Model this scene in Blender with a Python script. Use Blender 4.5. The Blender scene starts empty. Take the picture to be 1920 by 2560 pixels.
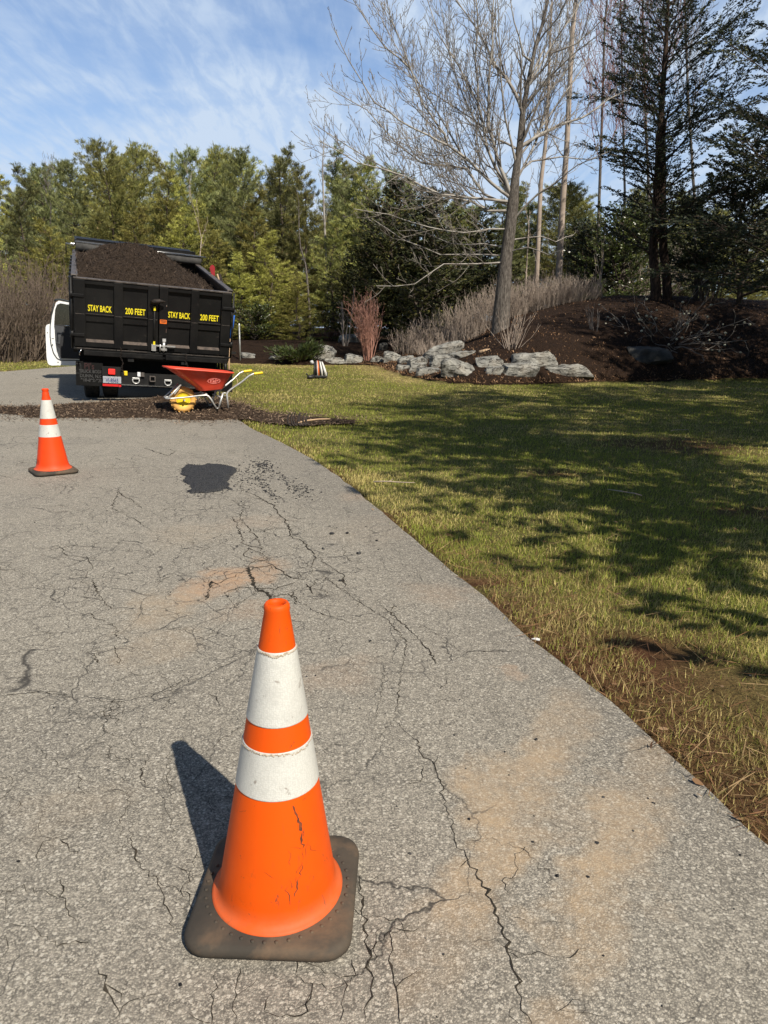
import bpy, bmesh, math, random
import numpy as np
from math import sin, cos, tan, pi, radians, sqrt, atan2
from mathutils import Vector, Matrix

random.seed(7); RNG = np.random.default_rng(7)
scene = bpy.context.scene
col = scene.collection

# ------------------------------------------------------------------ camera
CAM_H, CAM_PITCH, CAM_ROLL, FPX = 1.24, 14.5, 1.0, 1775.0
cam_d = bpy.data.cameras.new("camera")
cam_d.sensor_fit = 'VERTICAL'; cam_d.sensor_height = 24.0
cam_d.lens = FPX / 2560.0 * 24.0
cam_d.clip_start = 0.05; cam_d.clip_end = 2000
cam = bpy.data.objects.new("camera", cam_d); col.objects.link(cam)
CAM_R = Matrix.Rotation(pi/2 - radians(CAM_PITCH), 3, 'X') @ Matrix.Rotation(radians(CAM_ROLL), 3, 'Z')
cam.matrix_world = Matrix.Translation((0, 0, CAM_H)) @ CAM_R.to_4x4()
scene.camera = cam

# ------------------------------------------------------------------ sky, sun, exposure
SUN_EL = radians(44.6)
SUN_DIR = Vector((0.563*cos(SUN_EL), -0.826*cos(SUN_EL), sin(SUN_EL))).normalized()   # towards the sun
world = bpy.data.worlds.new("World"); scene.world = world; world.use_nodes = True
wt = world.node_tree; wt.nodes.clear()
def wn(t, **kw):
    n = wt.nodes.new(t)
    for k, v in kw.items(): setattr(n, k, v)
    return n
w_out = wn('ShaderNodeOutputWorld'); w_bg = wn('ShaderNodeBackground'); w_bg.inputs['Strength'].default_value = 0.045
sky = wn('ShaderNodeTexSky', sky_type='NISHITA', sun_disc=False)
sky.sun_elevation = SUN_EL; sky.sun_rotation = atan2(SUN_DIR.x, SUN_DIR.y)
sky.altitude = 300; sky.air_density = 1.15; sky.dust_density = 0.3; sky.ozone_density = 2.4
tc = wn('ShaderNodeTexCoord'); sp = wn('ShaderNodeSeparateXYZ'); wt.links.new(tc.outputs['Generated'], sp.inputs[0])
zz = wn('ShaderNodeMath', operation='ADD'); wt.links.new(sp.outputs['Z'], zz.inputs[0]); zz.inputs[1].default_value = 0.12
# ripples run across the view
zm = wn('ShaderNodeMath', operation='MAXIMUM'); wt.links.new(zz.outputs[0], zm.inputs[0]); zm.inputs[1].default_value = 0.045
dx = wn('ShaderNodeMath', operation='DIVIDE'); dy = wn('ShaderNodeMath', operation='DIVIDE')
wt.links.new(sp.outputs['X'], dx.inputs[0]); wt.links.new(zm.outputs[0], dx.inputs[1])
wt.links.new(sp.outputs['Y'], dy.inputs[0]); wt.links.new(zm.outputs[0], dy.inputs[1])
cb = wn('ShaderNodeCombineXYZ'); wt.links.new(dx.outputs[0], cb.inputs[0]); wt.links.new(dy.outputs[0], cb.inputs[1])
def cloud(rot, scl, nscale, detail, lo, hi, dist=0.6, rough=0.6):
    mp = wn('ShaderNodeMapping'); mp.inputs['Rotation'].default_value = (0, 0, rot); mp.inputs['Scale'].default_value = scl
    wt.links.new(cb.outputs[0], mp.inputs[0])
    nz = wn('ShaderNodeTexNoise'); nz.inputs['Scale'].default_value = nscale; nz.inputs['Detail'].default_value = detail
    nz.inputs['Roughness'].default_value = rough; nz.inputs['Distortion'].default_value = dist
    wt.links.new(mp.outputs[0], nz.inputs['Vector'])
    mr = wn('ShaderNodeMapRange', interpolation_type='SMOOTHSTEP'); mr.inputs[1].default_value = lo; mr.inputs[2].default_value = hi
    wt.links.new(nz.outputs['Fac'], mr.inputs[0]); return mr.outputs[0]
c1 = cloud(0.3, (0.55, 0.9, 1), 1.1, 6, 0.22, 0.66, 0.7, 0.5)      # broad veil
c2 = cloud(0.25, (3.6, 1.0, 1), 4.2, 8, 0.36, 0.68, 0.35, 0.6)        # fine ripples
mul = wn('ShaderNodeMath', operation='MULTIPLY_ADD'); wt.links.new(c2, mul.inputs[0]); mul.inputs[1].default_value = 0.55; mul.inputs[2].default_value = 0.52
mm = wn('ShaderNodeMath', operation='MULTIPLY'); wt.links.new(c1, mm.inputs[0]); wt.links.new(mul.outputs[0], mm.inputs[1])
hz = wn('ShaderNodeMapRange'); hz.inputs[1].default_value = 0.0; hz.inputs[2].default_value = 0.45; hz.inputs[3].default_value = 0.60; hz.inputs[4].default_value = 0.0
wt.links.new(sp.outputs['Z'], hz.inputs[0])
ad = wn('ShaderNodeMath', operation='ADD', use_clamp=True); wt.links.new(mm.outputs[0], ad.inputs[0]); wt.links.new(hz.outputs[0], ad.inputs[1])
# cloud veil shaped to the low front; unseen sky left darker to deepen shade
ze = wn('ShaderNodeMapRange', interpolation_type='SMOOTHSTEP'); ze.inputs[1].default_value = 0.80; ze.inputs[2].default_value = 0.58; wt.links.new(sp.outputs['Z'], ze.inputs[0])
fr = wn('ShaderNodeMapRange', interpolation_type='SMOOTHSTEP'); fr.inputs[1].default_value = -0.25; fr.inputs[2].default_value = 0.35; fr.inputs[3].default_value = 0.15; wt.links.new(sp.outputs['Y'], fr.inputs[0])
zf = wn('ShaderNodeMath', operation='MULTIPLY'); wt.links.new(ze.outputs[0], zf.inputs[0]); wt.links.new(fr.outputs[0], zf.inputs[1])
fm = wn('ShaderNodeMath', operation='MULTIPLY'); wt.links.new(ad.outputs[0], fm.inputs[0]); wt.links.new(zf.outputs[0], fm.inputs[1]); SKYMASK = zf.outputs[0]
mixc = wn('ShaderNodeMix', data_type='RGBA'); wt.links.new(fm.outputs[0], mixc.inputs['Factor'])
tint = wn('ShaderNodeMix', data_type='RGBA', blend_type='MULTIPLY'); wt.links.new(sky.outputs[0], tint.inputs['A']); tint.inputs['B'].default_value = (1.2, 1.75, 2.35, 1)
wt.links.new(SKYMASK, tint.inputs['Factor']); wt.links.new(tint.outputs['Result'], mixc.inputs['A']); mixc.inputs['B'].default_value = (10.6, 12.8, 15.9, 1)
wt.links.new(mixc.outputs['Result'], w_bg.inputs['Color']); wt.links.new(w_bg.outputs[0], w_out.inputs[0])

sun_d = bpy.data.lights.new("sun", 'SUN'); sun_d.energy = 5.0; sun_d.angle = radians(0.53); sun_d.color = (1.0, 0.925, 0.80)
sun = bpy.data.objects.new("sun", sun_d); col.objects.link(sun)
sun.rotation_mode = 'QUATERNION'; sun.rotation_quaternion = SUN_DIR.to_track_quat('Z', 'Y')
scene.view_settings.view_transform = 'Standard'; scene.view_settings.look = 'None'
scene.view_settings.exposure = 0.32; scene.view_settings.gamma = 1.0
scene.cycles.max_bounces = 6; scene.cycles.transparent_max_bounces = 16

# ------------------------------------------------------------------ photograph pixel -> place
def ray(x, y):
    return CAM_R @ Vector(((x-960)/FPX, -(y-1280)/FPX, -1.0))
def at(x, y, Y):
    d = ray(x, y); t = Y/d.y; return Vector((d.x*t, Y, CAM_H + d.z*t))
def flat(x, y, z=0.0):
    d = ray(x, y); t = (z-CAM_H)/d.z; return Vector((d.x*t, d.y*t, z))
def px(Y): return Y/FPX*1.02          # metres per photograph pixel at depth Y (about)

# ------------------------------------------------------------------ numpy noise
def _hash(ix, iy, s):
    h = (ix*374761393 + iy*668265263 + s*974634) & 0xffffffff
    h = ((h ^ (h >> 13))*1274126177) & 0xffffffff
    return ((h ^ (h >> 16)) & 0xffff)/65535.0
def vnoise(x, y, s=0):
    x = np.asarray(x, float); y = np.asarray(y, float)
    ix = np.floor(x).astype(np.int64); iy = np.floor(y).astype(np.int64)
    fx = x-ix; fy = y-iy; fx = fx*fx*(3-2*fx); fy = fy*fy*(3-2*fy)
    a = _hash(ix, iy, s); b = _hash(ix+1, iy, s); c = _hash(ix, iy+1, s); d = _hash(ix+1, iy+1, s)
    return (a*(1-fx)+b*fx)*(1-fy) + (c*(1-fx)+d*fx)*fy
def fbm(x, y, o=4, s=0):
    v = 0; a = 0.5; t = 0
    for i in range(o):
        v = v + a*vnoise(x*2**i, y*2**i, s+i); t += a; a *= 0.55
    return v/t
def sstep(a, b, x):
    t = np.clip((np.asarray(x, float)-a)/(b-a), 0, 1); return t*t*(3-2*t)

# ------------------------------------------------------------------ objects
def tag(o, label=None, cat=None, group=None, kind=None):
    if label: o['label'] = label
    if cat: o['category'] = cat
    if group: o['group'] = group
    if kind: o['kind'] = kind
    return o
def empty(name, loc, rz=0.0, label=None, cat=None, group=None):
    o = bpy.data.objects.new(name, None); col.objects.link(o)
    o.location = loc; o.rotation_euler = (0, 0, rz); o.empty_display_size = 0.1
    return tag(o, label, cat, group)
def copy_tree(o, parent=None):
    c = o.copy(); col.objects.link(c)
    if parent is not None: c.parent = parent
    for ch in list(o.children): copy_tree(ch, c)
    return c
def mesh_np(name, V, F, mats, parent=None, mi=None, colr=None, smooth=False):
    """V (n,3); F list of (m,k) integer arrays; one mesh object"""
    me = bpy.data.meshes.new(name)
    V = np.asarray(V, np.float32); F = [np.asarray(f, np.int32) for f in F if len(f)]
    nl = sum(f.size for f in F); nf = sum(len(f) for f in F)
    me.vertices.add(len(V)); me.vertices.foreach_set('co', V.ravel())
    me.loops.add(nl); me.polygons.add(nf)
    me.loops.foreach_set('vertex_index', np.concatenate([f.ravel() for f in F]))
    tot = np.concatenate([np.full(len(f), f.shape[1], np.int32) for f in F])
    st = np.concatenate([[0], np.cumsum(tot)[:-1]]).astype(np.int32)
    me.polygons.foreach_set('loop_start', st)
    try: me.polygons.foreach_set('loop_total', tot)
    except Exception: pass
    if mi is not None: me.polygons.foreach_set('material_index', np.asarray(mi, np.int32))
    if smooth: me.polygons.foreach_set('use_smooth', np.ones(nf, bool))
    for m in (mats if isinstance(mats, (list, tuple)) else [mats]): me.materials.append(m)
    if colr is not None:
        a = me.color_attributes.new('Col', 'FLOAT_COLOR', 'POINT')
        c4 = np.ones((len(V), 4), np.float32); c4[:, :colr.shape[1]] = colr
        a.data.foreach_set('color', c4.ravel())
    me.update(calc_edges=True)
    o = bpy.data.objects.new(name, me); col.objects.link(o)
    if parent is not None: o.parent = parent
    return o

class MB:
    """collects shapes and links them as ONE mesh object"""
    def __init__(s): s.v = []; s.f = []; s.m = []; s.sm = []
    def add(s, vs, fs, mi=0, sm=False):
        b = len(s.v); s.v += [tuple(v) for v in vs]
        for f in fs: s.f.append(tuple(b+i for i in f)); s.m.append(mi); s.sm.append(sm)
        return s
    def box(s, c, d, M=None, mi=0, bev=0.0):
        hx, hy, hz = d[0]/2, d[1]/2, d[2]/2; c = Vector(c)
        if bev > 0:
            bm = bmesh.new(); bmesh.ops.create_cube(bm, size=1.0)
            for v in bm.verts: v.co = Vector((v.co.x*d[0], v.co.y*d[1], v.co.z*d[2]))
            bmesh.ops.bevel(bm, geom=list(bm.edges), offset=min(bev, min(d)*0.45), segments=2, profile=0.6, affect='EDGES')
            vs = [(M @ v.co if M else v.co) + c for v in bm.verts]
            bm.verts.index_update(); fs = [[v.index for v in f.verts] for f in bm.faces]; bm.free()
            return s.add(vs, fs, mi)
        vs = [Vector((x, y, z)) for x in (-hx, hx) for y in (-hy, hy) for z in (-hz, hz)]
        vs = [(M @ v if M else v) + c for v in vs]
        return s.add(vs, [(0,1,3,2), (4,6,7,5), (0,4,5,1), (2,3,7,6), (0,2,6,4), (1,5,7,3)], mi)
    def tube(s, pts, r, n=8, mi=0, cap=True, sm=True):
        pts = [Vector(p) for p in pts]; N = len(pts)
        rs = r if isinstance(r, (list, tuple)) else [r]*N
        vs = []; prev = None
        for i, p in enumerate(pts):
            t = (pts[min(i+1, N-1)] - pts[max(i-1, 0)]).normalized()
            if prev is None:
                a = Vector((0, 0, 1)) if abs(t.z) < 0.9 else Vector((1, 0, 0)); u = t.cross(a).normalized()
            else: u = (prev - t*prev.dot(t)).normalized()
            prev = u; w = t.cross(u)
            vs += [p + (u*cos(2*pi*k/n) + w*sin(2*pi*k/n))*rs[i] for k in range(n)]
        fs = [(i*n+k, i*n+(k+1) % n, (i+1)*n+(k+1) % n, (i+1)*n+k) for i in range(N-1) for k in range(n)]
        b = len(s.v); s.add(vs, fs, mi, sm)
        if cap: s.add([], [], mi); s.f += [tuple(b+k for k in reversed(range(n))), tuple(b+(N-1)*n+k for k in range(n))]; s.m += [mi]*2; s.sm += [False]*2
        return s
    def lathe(s, prof, n=48, c=(0,0,0), M=None, mi=0, sm=True, close=False):
        c = Vector(c); vs = []
        for r, z in prof:
            for k in range(n):
                v = Vector((r*cos(2*pi*k/n), r*sin(2*pi*k/n), z)); vs.append((M @ v if M else v) + c)
        N = len(prof); R = N if close else N-1
        fs = [(i*n+k, i*n+(k+1) % n, ((i+1) % N)*n+(k+1) % n, ((i+1) % N)*n+k) for i in range(R) for k in range(n)]
        return s.add(vs, fs, mi, sm)
    def prism(s, poly, d0, d1, f, mi=0):
        """poly of (a,b); f(a,b,d) -> point; extruded from d0 to d1"""
        n = len(poly); vs = [f(a, b, d0) for a, b in poly] + [f(a, b, d1) for a, b in poly]
        fs = [tuple(range(n))[::-1], tuple(range(n, 2*n))] + [(i, (i+1) % n, n+(i+1) % n, n+i) for i in range(n)]
        return s.add(vs, fs, mi)
    def ring(s, outer, inner, d0, d1, f, mi=0):
        n = len(outer); vs = []
        for pl in (outer, inner):
            for d in (d0, d1): vs += [f(a, b, d) for a, b in pl]
        fs = []
        for i in range(n):
            j = (i+1) % n
            fs += [(i, j, n+j, n+i), (2*n+j, 2*n+i, 3*n+i, 3*n+j), (j, i, 2*n+i, 2*n+j), (n+i, n+j, 3*n+j, 3*n+i)]
        return s.add(vs, fs, mi)
    def build(s, name, mats, parent=None, M=None, fix=True):
        me = bpy.data.meshes.new(name)
        vs = [M @ Vector(v) for v in s.v] if M else s.v
        me.from_pydata([tuple(v) for v in vs], [], s.f)
        for m in (mats if isinstance(mats, (list, tuple)) else [mats]): me.materials.append(m)
        me.polygons.foreach_set('material_index', s.m); me.polygons.foreach_set('use_smooth', s.sm)
        if fix:
            bm = bmesh.new(); bm.from_mesh(me); bmesh.ops.recalc_face_normals(bm, faces=bm.faces); bm.to_mesh(me); bm.free()
        me.update()
        o = bpy.data.objects.new(name, me); col.objects.link(o)
        if parent is not None: o.parent = parent
        return o
def text_obj(name, s, size, mat, parent, M, sx=1.0, bold=0.0, ext=0.0015, align='CENTER'):
    cu = bpy.data.curves.new(name, 'FONT'); cu.body = s; cu.size = size; cu.align_x = align; cu.align_y = 'CENTER'
    cu.offset = bold; cu.extrude = ext
    tmp = bpy.data.objects.new(name, cu); col.objects.link(tmp)
    dg = bpy.context.evaluated_depsgraph_get(); me = bpy.data.meshes.new_from_object(tmp.evaluated_get(dg))
    col.objects.unlink(tmp); bpy.data.objects.remove(tmp)
    me.transform(Matrix.Diagonal((sx, 1, 1, 1))); me.transform(M)
    me.materials.clear(); me.materials.append(mat); me.name = name
    o = bpy.data.objects.new(name, me); col.objects.link(o)
    if parent is not None: o.parent = parent
    return o

# ------------------------------------------------------------------ materials
class NT:
    def __init__(s, name):
        s.m = bpy.data.materials.new(name); s.m.use_nodes = True; s.t = s.m.node_tree; s.t.nodes.clear()
        s.out = s.n('ShaderNodeOutputMaterial'); s.co = s.n('ShaderNodeTexCoord').outputs['Object']
    def n(s, t, **kw):
        x = s.t.nodes.new(t)
        for k, v in kw.items(): setattr(x, k, v)
        return x
    def l(s, a, b): s.t.links.new(a, b)
    def _set(s, sock, v):
        if hasattr(v, 'is_output') or isinstance(v, bpy.types.NodeSocket): s.l(v, sock)
        else: sock.default_value = v
    def noise(s, scale, detail=4, rough=0.55, dist=0.0, vec=None, color=False):
        x = s.n('ShaderNodeTexNoise'); x.inputs['Scale'].default_value = scale; x.inputs['Detail'].default_value = detail
        x.inputs['Roughness'].default_value = rough; x.inputs['Distortion'].default_value = dist
        s.l(vec or s.co, x.inputs['Vector']); return x.outputs['Color' if color else 'Fac']
    def voro(s, scale, feature='F1', out='Distance', vec=None, rnd=1.0):
        x = s.n('ShaderNodeTexVoronoi', feature=feature); x.inputs['Scale'].default_value = scale
        x.inputs['Randomness'].default_value = rnd
        s.l(vec or s.co, x.inputs['Vector']); return x.outputs[out]
    def map(s, scale=(1,1,1), rot=(0,0,0), loc=(0,0,0), vec=None):
        x = s.n('ShaderNodeMapping'); x.inputs['Scale'].default_value = scale; x.inputs['Rotation'].default_value = rot; x.inputs['Location'].default_value = loc
        s.l(vec or s.co, x.inputs[0]); return x.outputs[0]
    def mr(s, v, a, b, c=0.0, d=1.0, smooth=False):
        x = s.n('ShaderNodeMapRange'); x.interpolation_type = 'SMOOTHSTEP' if smooth else 'LINEAR'
        s._set(x.inputs[0], v)
        for i, q in enumerate((a, b, c, d)): x.inputs[i+1].default_value = q
        return x.outputs[0]
    def math(s, op, a, b=0.0, c=None, clamp=False):
        x = s.n('ShaderNodeMath', operation=op, use_clamp=clamp); s._set(x.inputs[0], a); s._set(x.inputs[1], b)
        if c is not None: s._set(x.inputs[2], c)
        return x.outputs[0]
    def mix(s, f, a, b, blend='MIX'):
        x = s.n('ShaderNodeMix', data_type='RGBA', blend_type=blend); s._set(x.inputs['Factor'], f)
        for k, v in (('A', a), ('B', b)):
            if isinstance(v, (tuple, list)): x.inputs[k].default_value = (*v[:3], 1)
            else: s.l(v, x.inputs[k])
        return x.outputs['Result']
    def attr(s, name='Col'):
        x = s.n('ShaderNodeAttribute'); x.attribute_name = name; return x.outputs['Color']
    def bump(s, h, strength=0.3, dist=0.01, nrm=None):
        x = s.n('ShaderNodeBump'); x.inputs['Strength'].default_value = strength; x.inputs['Distance'].default_value = dist
        s.l(h, x.inputs['Height'])
        if nrm is not None: s.l(nrm, x.inputs['Normal'])
        return x.outputs[0]
    def pbr(s, color, rough=0.6, metal=0.0, nrm=None, spec=0.5, coat=0.0):
        p = s.n('ShaderNodeBsdfPrincipled')
        if isinstance(color, (tuple, list)): p.inputs['Base Color'].default_value = (*color[:3], 1)
        else: s.l(color, p.inputs['Base Color'])
        s._set(p.inputs['Roughness'], rough); s._set(p.inputs['Metallic'], metal)
        p.inputs['Specular IOR Level'].default_value = spec; p.inputs['Coat Weight'].default_value = coat
        if nrm is not None: s.l(nrm, p.inputs['Normal'])
        s.l(p.outputs[0], s.out.inputs[0]); s.p = p; return s.m

def simple(name, c1, c2=None, scale=8, rough=0.6, metal=0.0, lo=0.4, hi=0.65, bump=0.0, bscale=40, bd=0.003, spec=0.5, coat=0.0, c3=None, s3=60, lo3=0.6, hi3=0.7):
    t = NT(name)
    c = c1 if c2 is None else t.mix(t.mr(t.noise(scale, 6, 0.6), lo, hi), c1, c2)
    if c3 is not None: c = t.mix(t.mr(t.noise(s3, 5, 0.65, 0.3), lo3, hi3), c, c3)
    nr = t.bump(t.noise(bscale, 5, 0.6), bump, bd) if bump else None
    return t.pbr(c, rough, metal, nr, spec, coat)

M = {}
# --- asphalt road with aggregate, stains of clay and sand, fine alligator cracks
def mat_road():
    t = NT('asphalt')
    n1 = t.noise(0.9, 5, 0.6); n2 = t.noise(7, 4, 0.6)
    jw = t.noise(260, 2, 0.6, color=True); jv = t.n('ShaderNodeVectorMath', operation='MULTIPLY_ADD'); t.l(jw, jv.inputs[0]); jv.inputs[1].default_value = (0.007, 0.007, 0.007); t.l(t.co, jv.inputs[2])
    vcol = t.voro(215, 'F1', 'Color', jv.outputs[0]); vd = t.voro(215, 'F1', 'Distance', jv.outputs[0])
    vbig = t.voro(95, 'F1', 'Color', jv.outputs[0]); vbd = t.voro(95, 'F1', 'Distance', jv.outputs[0])
    r = t.n('ShaderNodeSeparateColor'); t.l(vcol, r.inputs[0])
    rb = t.n('ShaderNodeSeparateColor'); t.l(vbig, rb.inputs[0])
    base = t.mix(t.mr(n1, 0.35, 0.68), (0.285, 0.258, 0.213), (0.37, 0.338, 0.278))
    base = t.mix(t.mr(n2, 0.35, 0.7, 0, 0.5), base, (0.24, 0.22, 0.185))
    # worn, paler wheel path and a darker, tarry margin beside the verge
    wp_ = t.n('ShaderNodeSeparateXYZ'); t.l(t.co, wp_.inputs[0])
    lat = t.math('ADD', t.math('MULTIPLY_ADD', wp_.outputs[1], 0.40, wp_.outputs[0]), t.math('MULTIPLY', t.noise(0.7, 4, 0.6), 0.7))
    base = t.mix(t.math('MULTIPLY', t.mr(lat, 1.55, 2.15, 0, 1, True), 0.5), base, (0.13, 0.12, 0.105))
    base = t.mix(t.math('MULTIPLY', t.mr(t.noise(1.7, 5, 0.65, 0.5), 0.52, 0.68), 0.35), base, (0.15, 0.145, 0.135))
    c = t.mix(t.mr(r.outputs[0], 0.10, 0.95), t.mix(0.30, base, (0.06, 0.055, 0.05)), t.mix(0.5, base, (0.62, 0.56, 0.46)))
    c = t.mix(t.math('MULTIPLY', t.mr(vd, 0.38, 0.66, 0, 0.75), t.mr(t.noise(40, 3, 0.6), 0.3, 0.6, 0.35, 1)), c, (0.06, 0.055, 0.048))
    stone = t.math('MULTIPLY', t.mr(rb.outputs[1], 0.72, 0.76), t.mr(vbd, 0.42, 0.34))
    c = t.mix(t.math('MULTIPLY', stone, 0.62), c, (0.60, 0.555, 0.47))
    dstone = t.math('MULTIPLY', t.mr(rb.outputs[2], 0.86, 0.90), t.mr(vbd, 0.40, 0.30))
    c = t.mix(t.math('MULTIPLY', dstone, 0.6), c, (0.06, 0.06, 0.062))
    # sandy and clay stains where the photograph has them: (centre, half sizes, turn, colour, strength)
    wob = t.noise(3.2, 5, 0.62, color=True)
    wv = t.n('ShaderNodeVectorMath', operation='MULTIPLY_ADD'); t.l(wob, wv.inputs[0]); wv.inputs[1].default_value = (0.5, 0.5, 0); t.l(t.co, wv.inputs[2])
    def stain(p, sx, sy, rz, colr, k, soft=0.35):
        nonlocal c
        mp = t.n('ShaderNodeMapping'); mp.vector_type = 'TEXTURE'
        mp.inputs['Location'].default_value = (p[0]+0.25, p[1]+0.25, 0); mp.inputs['Rotation'].default_value = (0, 0, rz); mp.inputs['Scale'].default_value = (sx, sy, 1)
        t.l(wv.outputs[0], mp.inputs[0])
        ln = t.n('ShaderNodeVectorMath', operation='LENGTH'); t.l(mp.outputs[0], ln.inputs[0])
        msk = t.math('MULTIPLY', t.mr(ln.outputs['Value'], 1.0, soft, 0, 1, True), t.mr(t.noise(14, 8, 0.8), 0.30, 0.62, 0.05, 1))
        msk = t.math('MULTIPLY', msk, k)
        c = t.mix(msk, c, t.mix(0.38, colr, c))
    sand = (0.46, 0.33, 0.20); clay = (0.47, 0.29, 0.17)
    for (x0, y0, x1, y1, w, cl, k) in [(1330, 1870, 1240, 2120, .13, sand, .95), (1250, 2060, 1080, 2380, .10, sand, .95), (1440, 1740, 1330, 1900, .12, sand, .6),
                                       (1600, 1950, 1500, 2180, .13, sand, .95), (1510, 2150, 1480, 2380, .10, sand, .9), (1330, 2290, 1340, 2330, .05, sand, .6), (1660, 1840, 1600, 1900, .09, sand, .5),
                                       (1420, 2530, 1420, 2560, .07, sand, .6), (1100, 2450, 1040, 2540, .06, sand, .4),
                                       (700, 1400, 560, 1460, .13, clay, 1.0), (600, 1430, 470, 1490, .15, clay, 1.0), (470, 1480, 330, 1560, .16, sand, .6), (560, 1540, 700, 1540, .14, clay, .35),
                                       (480, 1580, 320, 1640, .13, sand, .35), (900, 1240, 980, 1225, .25, clay, .4), (420, 1340, 520, 1330, .25, sand, .25), (600, 1310, 660, 1300, .2, clay, .25),
                                       (760, 1720, 900, 1660, .14, clay, .3), (1060, 1480, 1140, 1500, .16, clay, .3), (1230, 1670, 1250, 1672, .05, clay, .5), (960, 1300, 900, 1350, .3, sand, .15),
                                       (1150, 1300, 1000, 1260, .15, clay, .2), (60, 2060, 240, 2020, .1, sand, .2)]:
        a, b = flat(x0, y0), flat(x1, y1); d = b-a; L = d.length
        stain(((a.x+b.x)/2, (a.y+b.y)/2), L*0.5+w*1.0, w*1.28, atan2(d.y, d.x), cl, k)
    # rougher, paler wash of grey on the left lane, darker wash of tar along the verge
    e0, e1 = flat(1700, 2100), flat(1000, 1290)
    # alligator cracking: meandering cell borders, only where the surface is tired
    wc = t.noise(5, 4, 0.6, color=True)
    wq = t.n('ShaderNodeVectorMath', operation='MULTIPLY_ADD'); t.l(wc, wq.inputs[0]); wq.inputs[1].default_value = (0.2, 0.2, 0); t.l(t.co, wq.inputs[2])
    cr = t.mr(t.voro(6.2, 'DISTANCE_TO_EDGE', 'Distance', wq.outputs[0]), 0.002, 0.016, 1, 0)
    cr2 = t.mr(t.voro(2.6, 'DISTANCE_TO_EDGE', 'Distance', wq.outputs[0]), 0.001, 0.009, 1, 0)
    mp = t.n('ShaderNodeMapping'); mp.vector_type = 'TEXTURE'; q = flat(520, 1330)
    mp.inputs['Location'].default_value = (q.x, q.y, 0); mp.inputs['Rotation'].default_value = (0, 0, 0.25); mp.inputs['Scale'].default_value = (1.25, 2.6, 1); t.l(t.co, mp.inputs[0])
    ln = t.n('ShaderNodeVectorMath', operation='LENGTH'); t.l(mp.outputs[0], ln.inputs[0])
    zone = t.mr(ln.outputs['Value'], 1.35, 0.45)
    crm = t.math('MULTIPLY', t.math('MAXIMUM', t.math('MULTIPLY', cr, t.math('MULTIPLY', zone, t.mr(t.noise(1.9, 4, 0.6), 0.34, 0.5))), t.math('MULTIPLY', cr2, t.mr(t.noise(1.1, 4, 0.6, 0.4), 0.44, 0.56, 0, 0.9))), 1.0)
    c = t.mix(crm, c, (0.045, 0.042, 0.038))
    h = t.math('MULTIPLY_ADD', t.mr(vd, 0.2, 0.6, 1, 0), 0.8, t.math('MULTIPLY', t.noise(60, 4, 0.7), 0.25))
    h = t.math('SUBTRACT', h, t.math('MULTIPLY', crm, 2.0))
    return t.pbr(c, 0.86, 0, t.bump(h, 0.5, 0.003), 0.25)
M['road'] = mat_road()
M['crack'] = simple('crack_dirt', (0.022, 0.020, 0.017), (0.065, 0.054, 0.04), 30, 0.95, spec=0.1)
M['fresh'] = (lambda t: t.pbr(t.mix(t.mr(t.voro(140, 'F1', 'Distance'), 0.1, 0.55), (0.15, 0.148, 0.145), (0.018, 0.018, 0.02)), 0.75, 0, t.bump(t.voro(140, 'F1', 'Distance'), 1.0, 0.008), 0.3))(NT('fresh_asphalt'))
# --- soil under the lawn: thatch of straw, green and clay
def mat_lawn():
    t = NT('lawn_soil')
    a = t.noise(0.45, 5, 0.6); b = t.noise(2.4, 5, 0.65); f = t.noise(70, 6, 0.7); g2 = t.noise(28, 5, 0.7, 0.6)
    c = t.mix(t.mr(a, 0.38, 0.62), (0.155, 0.14, 0.04), (0.24, 0.20, 0.075))
    c = t.mix(t.mr(b, 0.45, 0.7, 0, 0.7), c, (0.11, 0.13, 0.032))
    c = t.mix(t.mr(f, 0.45, 0.62, 0, 0.75), c, (0.045, 0.04, 0.018))
    c = t.mix(t.mr(g2, 0.56, 0.7, 0, 0.6), c, (0.38, 0.31, 0.14))
    at_ = t.attr('Col'); s = t.n('ShaderNodeSeparateColor'); t.l(at_, s.inputs[0])
    soil = t.mix(t.mr(t.noise(16, 5, 0.65), 0.35, 0.65), (0.085, 0.038, 0.020), (0.15, 0.072, 0.036))
    c = t.mix(s.outputs[0], c, soil)
    c = t.mix(s.outputs[1], c, t.mix(t.mr(f, 0.4, 0.6), (0.36, 0.27, 0.12), (0.24, 0.18, 0.08)))
    return t.pbr(c, 0.95, 0, t.bump(f, 0.9, 0.03), 0.1)
M['lawn'] = mat_lawn()
def mat_mulch(name, dark, mid, lite, sc=1.0):
    t = NT(name)
    v1 = t.map((1, 1, 1), (0, 0, 0.5)); st = t.map((1.0, 3.2, 1.6), (0.3, 0.2, 0.7)); st2 = t.map((3.0, 1.0, 1.6), (0.1, 0.5, 0.25))
    f = t.noise(26*sc, 6, 0.7, 0.5, st); g = t.noise(30*sc, 6, 0.7, 0.5, st2); b = t.noise(1.6, 4, 0.6)
    h = t.math('MAXIMUM', f, g)
    c = t.mix(t.mr(h, 0.46, 0.66), dark, mid)
    c = t.mix(t.mr(t.math('MULTIPLY', h, t.mr(b, 0.3, 0.7, 0.86, 1.08)), 0.66, 0.76), c, lite)
    return t.pbr(c, 0.95, 0, t.bump(h, 1.0, 0.05), 0.12)
M['mulch'] = mat_mulch('brown_mulch', (0.042, 0.028, 0.020), (0.14, 0.096, 0.066), (0.29, 0.205, 0.14), 1.3)
M['mulch_heap'] = mat_mulch('fresh_dark_mulch', (0.016, 0.012, 0.0095), (0.095, 0.067, 0.049), (0.19, 0.137, 0.10), 1.1)
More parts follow.
